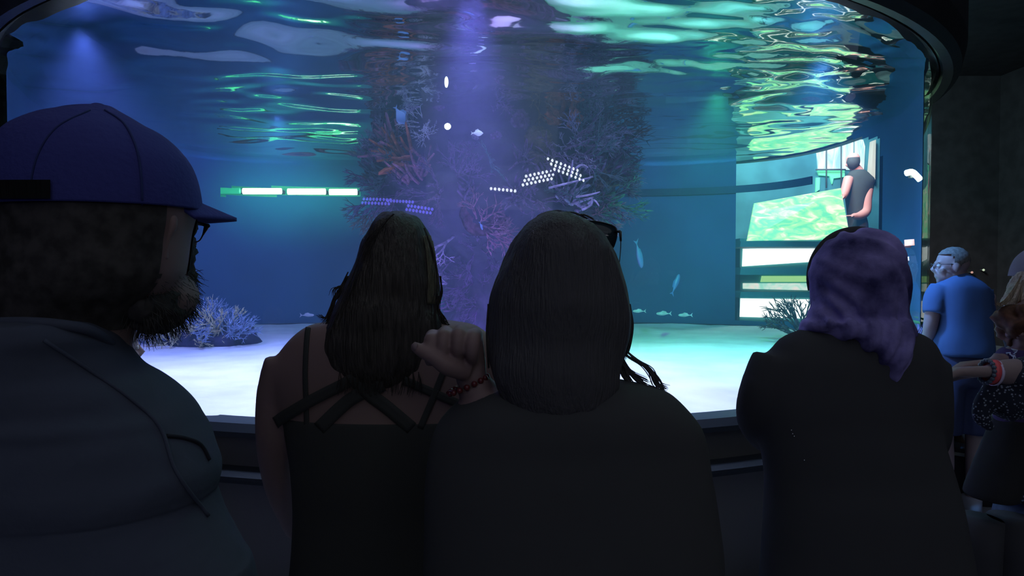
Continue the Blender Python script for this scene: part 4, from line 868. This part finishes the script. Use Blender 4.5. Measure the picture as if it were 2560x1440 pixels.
for s in (-1, 1):
    bm = bmesh.new(); x = c.x+s*.1; loft(bm, [(x-.03, d4+.03, .0, .06, .13), (x-.03, d4+.03, .04, .06, .13), (x-.01, d4, .09, .05, .07)], n=3, seg=18); link_mesh('shoe', bm, mat('grey_shoe', (.2, .2, .22), .7), w4)
bm = bmesh.new(); R4 = Matrix.Rotation(1.25, 3, 'Z')
for k in (-1, 1):
    tube(bm, [hc4+R4 @ Vector((k*.078, .0, .018)), hc4+R4 @ Vector((k*.066, .1, .018))], .0018, seg=6)
    tube(bm, [hc4+R4 @ Vector((k*.034+.024*math.cos(t), .104, .008+.018*math.sin(t))) for t in [2*PI*i/14 for i in range(15)]], .0015, seg=6)
tube(bm, [hc4+R4 @ Vector((-.01, .106, .012)), hc4+R4 @ Vector((.01, .106, .012))], .0015, seg=6); link_mesh('glasses', bm, m_frame, w4)
# ================================================================== woman at the right edge in a speckled cardigan
d5 = 2.0
w5 = thing('person', 'fair haired woman in a cap and speckled cardigan reaching out her forearm, right edge', 'person', (P(2610, 1400, d5).x, d5, 0), 'visitors watching the aquarium')
hc5 = P(2632, 704, d5); bm = bmesh.new(); head(bm, hc5, .95, .3, .1)
bd5 = [(735, 2600, 2670, 0, .055), (755, 2570, 2680, 0, .07), (775, 2520, 2700, 0, .085), (810, 2516, 2715, 0, .1), (870, 2540, 2712, 0, .1), (960, 2552, 2700, 0, .1), (1050, 2560, 2695, 0, .1), (1200, 2560, 2695, 0, .1)]
loft(bm, prow(d5, bd5), seg=40, n=4, power=2.2)
fa = [P(2660, 830, d5-.05), P(2640, 945, d5-.22), P(2540, 932, d5-.3), P(2476, 930, d5-.3)]
tube(bm, fa, [.05, .042, .036, .024], seg=16, n=6)
hand(bm, P(2474, 929, d5-.3), (-1, .05, -.02), (0.1, -.15, -1), .98, .38, -1, .2)
for s in (-1, 1):
    x = P(2610, 900, d5).x+s*.1
link_mesh('body', remesh(bm, .0055, 4), m_skinp, w5); eyes(hc5, .95, .3, w5, .1)
m_greytop = mat('grey_top', (.04, .045, .065), .9)
bm = bmesh.new(); loft(bm, [(x, y, z, rx+.006, ry+.008) for x, y, z, rx, ry in prow(d5, bd5[1:])], seg=48, n=4, power=2.2); link_mesh('top', bm, m_greytop, w5)
hr5 = [(680, 2556, 2706, 0, .1), (700, 2548, 2710, -.01, .1), (720, 2534, 2712, -.02, .09), (740, 2520, 2710, -.03, .08), (758, 2508, 2706, -.04, .07), (768, 2512, 2700, -.045, .05)]
bm = bmesh.new(); loft(bm, prow(d5-.03, hr5), seg=90, n=7); h5 = link_mesh('hair', bm, m_hair_l, w5); strand_noise(h5.data, .006, 50, 3)
hair_strands('loose_strands', m_hair_l, h5, wisps([[(2552, 690), (2540, 715), (2522, 745), (2500, 762), (2492, 758)], [(2548, 700), (2530, 735), (2510, 760)], [(2558, 700), (2548, 740), (2540, 770)]], d5-.1, 5, 16), .0011)
bm = bmesh.new(); loft(bm, prow(d5-.01, [(612, 2604, 2660, 0, .04), (620, 2586, 2680, 0, .07), (640, 2564, 2702, 0, .1), (665, 2550, 2714, 0, .112), (690, 2543, 2720, 0, .115)]), seg=48, n=5); cp5 = link_mesh('cap', bm, mat('grey_cap', (.22, .22, .27), .9), w5)
bm = bmesh.new(); pts = [(2590, 686), (2600, 690), (2630, 692), (2660, 690), (2672, 686)]
tube(bm, [P(x, y, d5+.16) for x, y in pts], [.012, .03, .035, .03, .012], seg=12, n=4, flat=.5); link_mesh('cap_brim', bm, cp5.data.materials[0], cp5)
def speckle(name):
    m = D.materials.new(name); m.use_nodes = True; nt = m.node_tree; b = nt.nodes['Principled BSDF']; b.inputs['Roughness'].default_value = .85
    v = nt.nodes.new('ShaderNodeTexVoronoi'); v.inputs['Scale'].default_value = 130; tc = nt.nodes.new('ShaderNodeTexCoord'); r = nt.nodes.new('ShaderNodeValToRGB')
    r.color_ramp.interpolation = 'CONSTANT'; r.color_ramp.elements[0].color = (.32, .36, .44, 1); r.color_ramp.elements[1].position = .3; r.color_ramp.elements[1].color = (.015, .02, .04, 1)
    nt.links.new(tc.outputs['Object'], v.inputs['Vector']); nt.links.new(v.outputs['Distance'], r.inputs[0]); nt.links.new(r.outputs[0], b.inputs['Base Color']); return m
m_spk = speckle('speckled_knit')
bm = bmesh.new()
tube(bm, [P(2670, 800, d5-.03), P(2650, 900, d5-.16), P(2620, 945, d5-.24), P(2560, 942, d5-.3), P(2520, 950, d5-.3)], [.06, .066, .06, .05, .036], seg=20, n=5)
tube(bm, [P(2525, 945, d5-.28), P(2485, 985, d5-.28), P(2456, 1010, d5-.28), P(2456, 1045, d5-.28), P(2482, 1075, d5-.28)], [.05, .03, .018, .02, .012], seg=16, n=5)
tube(bm, [P(2600, 960, d5-.28), P(2530, 1000, d5-.28), P(2500, 1040, d5-.28)], [.07, .06, .03], seg=16, n=5)
loft(bm, prow(d5+.0, [(1060, 2560, 2700, 0, .12), (1090, 2543, 2705, 0, .125), (1130, 2528, 2712, 0, .13), (1180, 2516, 2716, 0, .135), (1240, 2507, 2720, 0, .14), (1246, 2520, 2710, 0, .12)]), seg=40, n=4)
loft(bm, prow(d5+.0, [(800, 2600, 2720, 0, .1), (900, 2590, 2720, 0, .12), (1060, 2575, 2710, 0, .125)]), seg=40, n=4)
cd = link_mesh('cardigan', remesh(bm, .008, 3), m_spk, w5); fold_noise(cd, .006, 10, 6)
def band(name, px, py, d, r, w_, m, parent, beads=0):
    bm = bmesh.new(); c = P(px, py, d)
    if beads:
        for i in range(beads): t = 2*PI*i/beads; ball(bm, c+Vector((.012*math.cos(t)*.3, r*math.sin(t), r*math.cos(t))), .0055, 8)
    else:
        A = []
        for i in range(24):
            t = 2*PI*i/24; A.append([bm.verts.new(c+Vector((s*w_/2+.004*math.cos(t), (r+o)*math.sin(t), (r+o)*math.cos(t)))) for s, o in ((-1, 0), (1, 0), (1, .002), (-1, .002))])
        for i in range(24):
            a, b = A[i], A[(i+1) % 24]
            for k in range(4): bm.faces.new((a[k], b[k], b[(k+1) % 4], a[(k+1) % 4]))
        bmesh.ops.recalc_face_normals(bm, faces=bm.faces)
    return link_mesh(name, bm, m, parent)
band('bead_bracelet', 2466, 929, d5-.3, .028, .01, mat('blue_beads', (.1, .14, .2), .3, spec=.7), w5, 18)
band('wristband', 2477, 930, d5-.3, .029, .018, mat('red_wristband', (.85, .1, .12), .4, spec=.5), w5)
band('wristband', 2486, 932, d5-.3, .0305, .007, mat('pale_wristband', (.75, .65, .85), .4), w5)
legs(w5, P(2668, 1300, d5).x, d5, .9, .15, m_jean)
# child in a dark purple shirt in front of her
d6 = 1.9
w6 = thing('person', 'reddish curly haired child in a dark purple shirt with white print, right edge', 'person', (P(2560, 1200, d6).x, d6, 0), 'visitors watching the aquarium')
hc6 = P(2578, 822, d6); bm = bmesh.new(); head(bm, hc6, .74, 2.2, 0)
bd6 = [(860, 2560, 2600, 0, .03), (872, 2520, 2640, 0, .05), (885, 2506, 2652, 0, .06), (920, 2500, 2656, 0, .065), (1000, 2502, 2650, 0, .065), (1060, 2500, 2650, 0, .07)]
loft(bm, prow(d6, bd6), seg=36, n=4); q = [P(2516, 890, d6-.0), P(2505, 918, d6+.0), P(2482, 912, d6+.02), P(2470, 908, d6+.02)]
tube(bm, q, [.032, .03, .024, .017], seg=12, n=5); hand(bm, q[-1], (-1, .1, -.1), (0, 0, -1), .72, .5, 1)
link_mesh('body', remesh(bm, .007, 3), m_skin, w6); eyes(hc6, .74, 2.2, w6)
m_pur = mat('purple_shirt', (.07, .045, .14), .9)
bm = bmesh.new(); loft(bm, [(x, y, z, rx+.008, ry+.01) for x, y, z, rx, ry in prow(d6, bd6[1:])], seg=48, n=4); s6 = link_mesh('shirt', bm, m_pur, w6); b6 = bvh_of(s6)
bm = bmesh.new(); rq = random.Random(3); pr = []
for x, y in ((2543, 832), (2548, 836), (2540, 840), (2536, 846), (2544, 844), (2534, 853), (2530, 858), (2538, 858), (2533, 864), (2526, 853), (2552, 832), (2518, 850)):
    h = hit(b6, x, y+34, .003)
    if h is not None: pr += [h, h+Vector((rq.uniform(-.008, .008), 0, rq.uniform(-.009, .009)))]
tube(bm, pr, .002, seg=6); link_mesh('print', bm, mat('white_print', (.6, .68, .9), .7), s6)
bm = bmesh.new(); ball(bm, hc6+Vector((.0, .0, .015)), (.09, .08, .072), 40)
for v in bm.verts: v.co += (v.co-hc6).normalized()*(.02*noise.noise(v.co*28)+.012*noise.noise(v.co*70))
for v in list(bm.verts):
    if v.co.z < hc6.z-.07: v.co.z += .0
h6 = link_mesh('hair', bm, mat('auburn_hair', (.10, .04, .02), .6, var=.4, scale=50), w6)
bm = bmesh.new(); loft(bm, prow(d6, [(1045, 2496, 2600, 0, .07), (1100, 2474, 2570, 0, .07), (1225, 2425, 2536, 0, .08), (1240, 2428, 2530, 0, .07)]), seg=36, n=4); link_mesh('skirt', bm, mat('black_skirt', (.03, .03, .032), .9), w6)
for s in (-1, 1):
    bm = bmesh.new(); x = P(2500, 1200, d6).x+s*.05; loft(bm, [(x, d6, .0, .04, .05), (x, d6, .2, .045, .05), (x, d6, .5, .05, .06), (x, d6, .85, .06, .07)], n=3, seg=16); link_mesh('leg', bm, m_dark, w6)
# ================================================================== child by the glass, seen past the bearded man's neck
d7 = 2.6
w7 = thing('person', 'small child by the glass, only the head showing past the bearded man\'s neck', 'person', (P(285, 900, d7).x, d7, 0), 'visitors watching the aquarium')
hc7 = P(292, 876, d7); bm = bmesh.new(); head(bm, hc7, .82, -.9, 0)
bd7 = [(915, 270, 316, 0, .035), (935, 262, 325, 0, .04), (950, 215, 372, 0, .06), (975, 200, 388, 0, .075), (1100, 210, 378, 0, .085), (1200, 205, 382, 0, .09), (1300, 200, 390, 0, .1)]
loft(bm, prow(d7, bd7), seg=36, n=4)
for s in (-1, 1):
    x = hc7.x+s*.07; loft(bm, [(x, d7, .06, .035, .04), (x, d7, .3, .045, .05), (x, d7, .6, .06, .07)], n=3, seg=16)
    tube(bm, [(hc7.x+s*.11, d7, hc7.z-.2), (hc7.x+s*.15, d7+.05, hc7.z-.4), (hc7.x+s*.12, d7+.2, hc7.z-.42)], [.035, .03, .022], seg=12, n=4); hand(bm, (hc7.x+s*.12, d7+.2, hc7.z-.42), (0, 1, .3), (0, 1, -1), .7, .3, s)
link_mesh('body', remesh(bm, .008, 4), m_skinp, w7); eyes(hc7, .82, -.9, w7)
bm = bmesh.new(); ball(bm, hc7+Vector((-.008, -.015, .038)), (.078, .088, .078), 30, Matrix.Rotation(-.9, 3, 'Z')); h7 = link_mesh('hair', bm, m_hair_b, w7); strand_noise(h7.data, .004, 60, 20)
bm = bmesh.new(); loft(bm, [(x, y, z, rx+.008, ry+.01) for x, y, z, rx, ry in prow(d7, bd7[2:])], seg=40, n=4); link_mesh('shirt', bm, m_dark, w7)
# ================================================================== attendant leaning over the counter beyond the tank
d8 = 11.0
w8 = thing('person', 'pink lit person in a black t-shirt leaning over the glowing counter beyond', 'person', (P(2150, 800, d8).x, d8, 1.55))
bm = bmesh.new(); hc8 = P(2133, 404, d8); head(bm, hc8, 1.12, .9, -.35)
tube(bm, [hc8+Vector((.03, 0, -.08)), P(2150, 432, d8)], [.07, .08], seg=14)
arm1 = [P(2170, 458, d8), P(2166, 495, d8-.08), P(2164, 528, d8-.12), P(2148, 540, d8-.2), P(2132, 540, d8-.26)]
tube(bm, arm1, [.1, .085, .08, .065, .045], seg=14, n=5); hand(bm, arm1[-1], (-1, -.2, .0), (0, 0, -1), 1.1, .4, 1)
arm2 = [P(2122, 445, d8-.05), P(2112, 480, d8-.15), P(2107, 492, d8-.2)]; tube(bm, arm2, [.08, .07, .05], seg=14, n=5); hand(bm, arm2[-1], (-.3, -.3, -.8), (-1, 0, 0), 1.1, .4, -1)
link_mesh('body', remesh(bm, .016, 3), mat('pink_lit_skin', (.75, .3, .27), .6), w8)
bm = bmesh.new(); loft(bm, prow(d8, [(425, 2128, 2162, 0, .1), (438, 2118, 2176, 0, .14), (455, 2113, 2188, 0, .16), (480, 2112, 2176, 0, .16), (520, 2118, 2160, 0, .16), (560, 2122, 2168, 0, .16), (600, 2120, 2170, 0, .16)]), seg=36, n=4)
tube(bm, [P(2168, 445, d8), P(2168, 474, d8-.04)], [.11, .1], seg=14); link_mesh('tshirt', remesh(bm, .02, 3), m_blackc, w8)
bm = bmesh.new(); ball(bm, hc8+Vector((-.01, -.03, .0)), (.1, .09, .13), 24); fbm = [v for v in bm.verts if v.co.z > hc8.z+.06]
for v in fbm: bm.verts.remove(v)
link_mesh('hair', bm, m_hair_d, w8)
bm = bmesh.new()
for s in (-1, 1): x = P(2145, 600, d8).x+s*.12; loft(bm, [(x, d8, 1.55, .07, .1), (x, d8, 1.75, .08, .1), (x, d8, 2.1, .11, .13)], n=3, seg=18)
link_mesh('trousers', bm, m_jean, w8)
# ------------------------------------------------------------------ dim things behind the visitors on the right
m_wood = mat('brown_wood', (.13, .085, .06), .85, var=.4, scale=14)
dp_ = thing('driftwood_display', 'dim brown forked wooden post on a round base, right of the far man', 'decoration', (P(2425, 1000, 4.7).x, 4.7, 0))
bm = bmesh.new(); bx = P(2425, 1000, 4.7).x
tube(bm, [(bx+.02, 4.7, .35), (bx-.01, 4.7, .55), (bx-.03, 4.7, .8), (bx+.02, 4.7, 1.05)], [.11, .05, .04, .07], seg=12, n=5); tube(bm, [(bx-.03, 4.7, .78), (bx-.1, 4.7, .95), (bx-.12, 4.7, 1.1)], [.035, .035, .03], seg=10, n=4)
link_mesh('post', bm, m_wood, dp_)
bm = bmesh.new(); loft(bm, [(bx, 4.7, 0, .3, .3), (bx, 4.7, .3, .3, .3), (bx, 4.7, .36, .24, .24)], n=2, seg=32); link_mesh('base', bm, mat('grey_base', (.05, .05, .055), .8), dp_)
bm = bmesh.new(); tube(bm, [(bx+.31*math.cos(t), 4.7+.31*math.sin(t), .33) for t in [2*PI*i/32 for i in range(33)]], .012, seg=6); link_mesh('pale_edge', bm, mat('pale_edge', (.4, .4, .34), .6), dp_)
pt = thing('potted_plant', 'small green leafy plant between the aquarium and the far man', 'plant', (P(2316, 800, 5.0).x+.12, 5.0, 0)); px_ = pt.location.x
bm = bmesh.new(); rq = random.Random(12); m_leaf = mat('green_leaf', (.08, .3, .06), .6)
for i in range(34):
    a = rq.uniform(0, 6.28); l = rq.uniform(.15, .32); z0 = rq.uniform(.75, 1.25); c = Vector((px_, 5.0, z0)); dv = Vector((math.cos(a), math.sin(a), .5))
    tube(bm, [c, c+dv*l*.5, c+dv*l+Vector((0, 0, -.05))], [.008, .028, .003], seg=6, n=3, flat=.2)
link_mesh('foliage', bm, m_leaf, pt); bm = bmesh.new(); loft(bm, [(px_, 5, 0, .14, .14), (px_, 5, .35, .18, .18)], n=2, seg=24); link_mesh('pot', bm, m_black, pt)
bm = bmesh.new(); tube(bm, [(px_, 5, .3), (px_, 5, 1.25)], .012, seg=8); link_mesh('stem', bm, m_leaf, pt)
for i, (x, y, c, lb) in enumerate(((2430, 681, (1, .5, .4), 'tiny reddish lamp on the dark wall behind the far man'), (2459, 675, (.9, 1, .7), 'tiny pale lamp on the dark wall right of the far man'))):
    t = thing('wall_lamp', lb, 'light', P(x, y, 13.85)); bm = bmesh.new(); ball(bm, P(x, y, 13.85), .024, 12); link_mesh('bulb', bm, mat('dim_bulb', c, .5, emit=c, estr=.35), t)
    bm = bmesh.new(); c0 = P(x, y, 13.85); tube(bm, [c0+Vector((0, .02, 0)), (c0.x, 13.95, c0.z)], .015, seg=6); link_mesh('arm', bm, m_black, t)
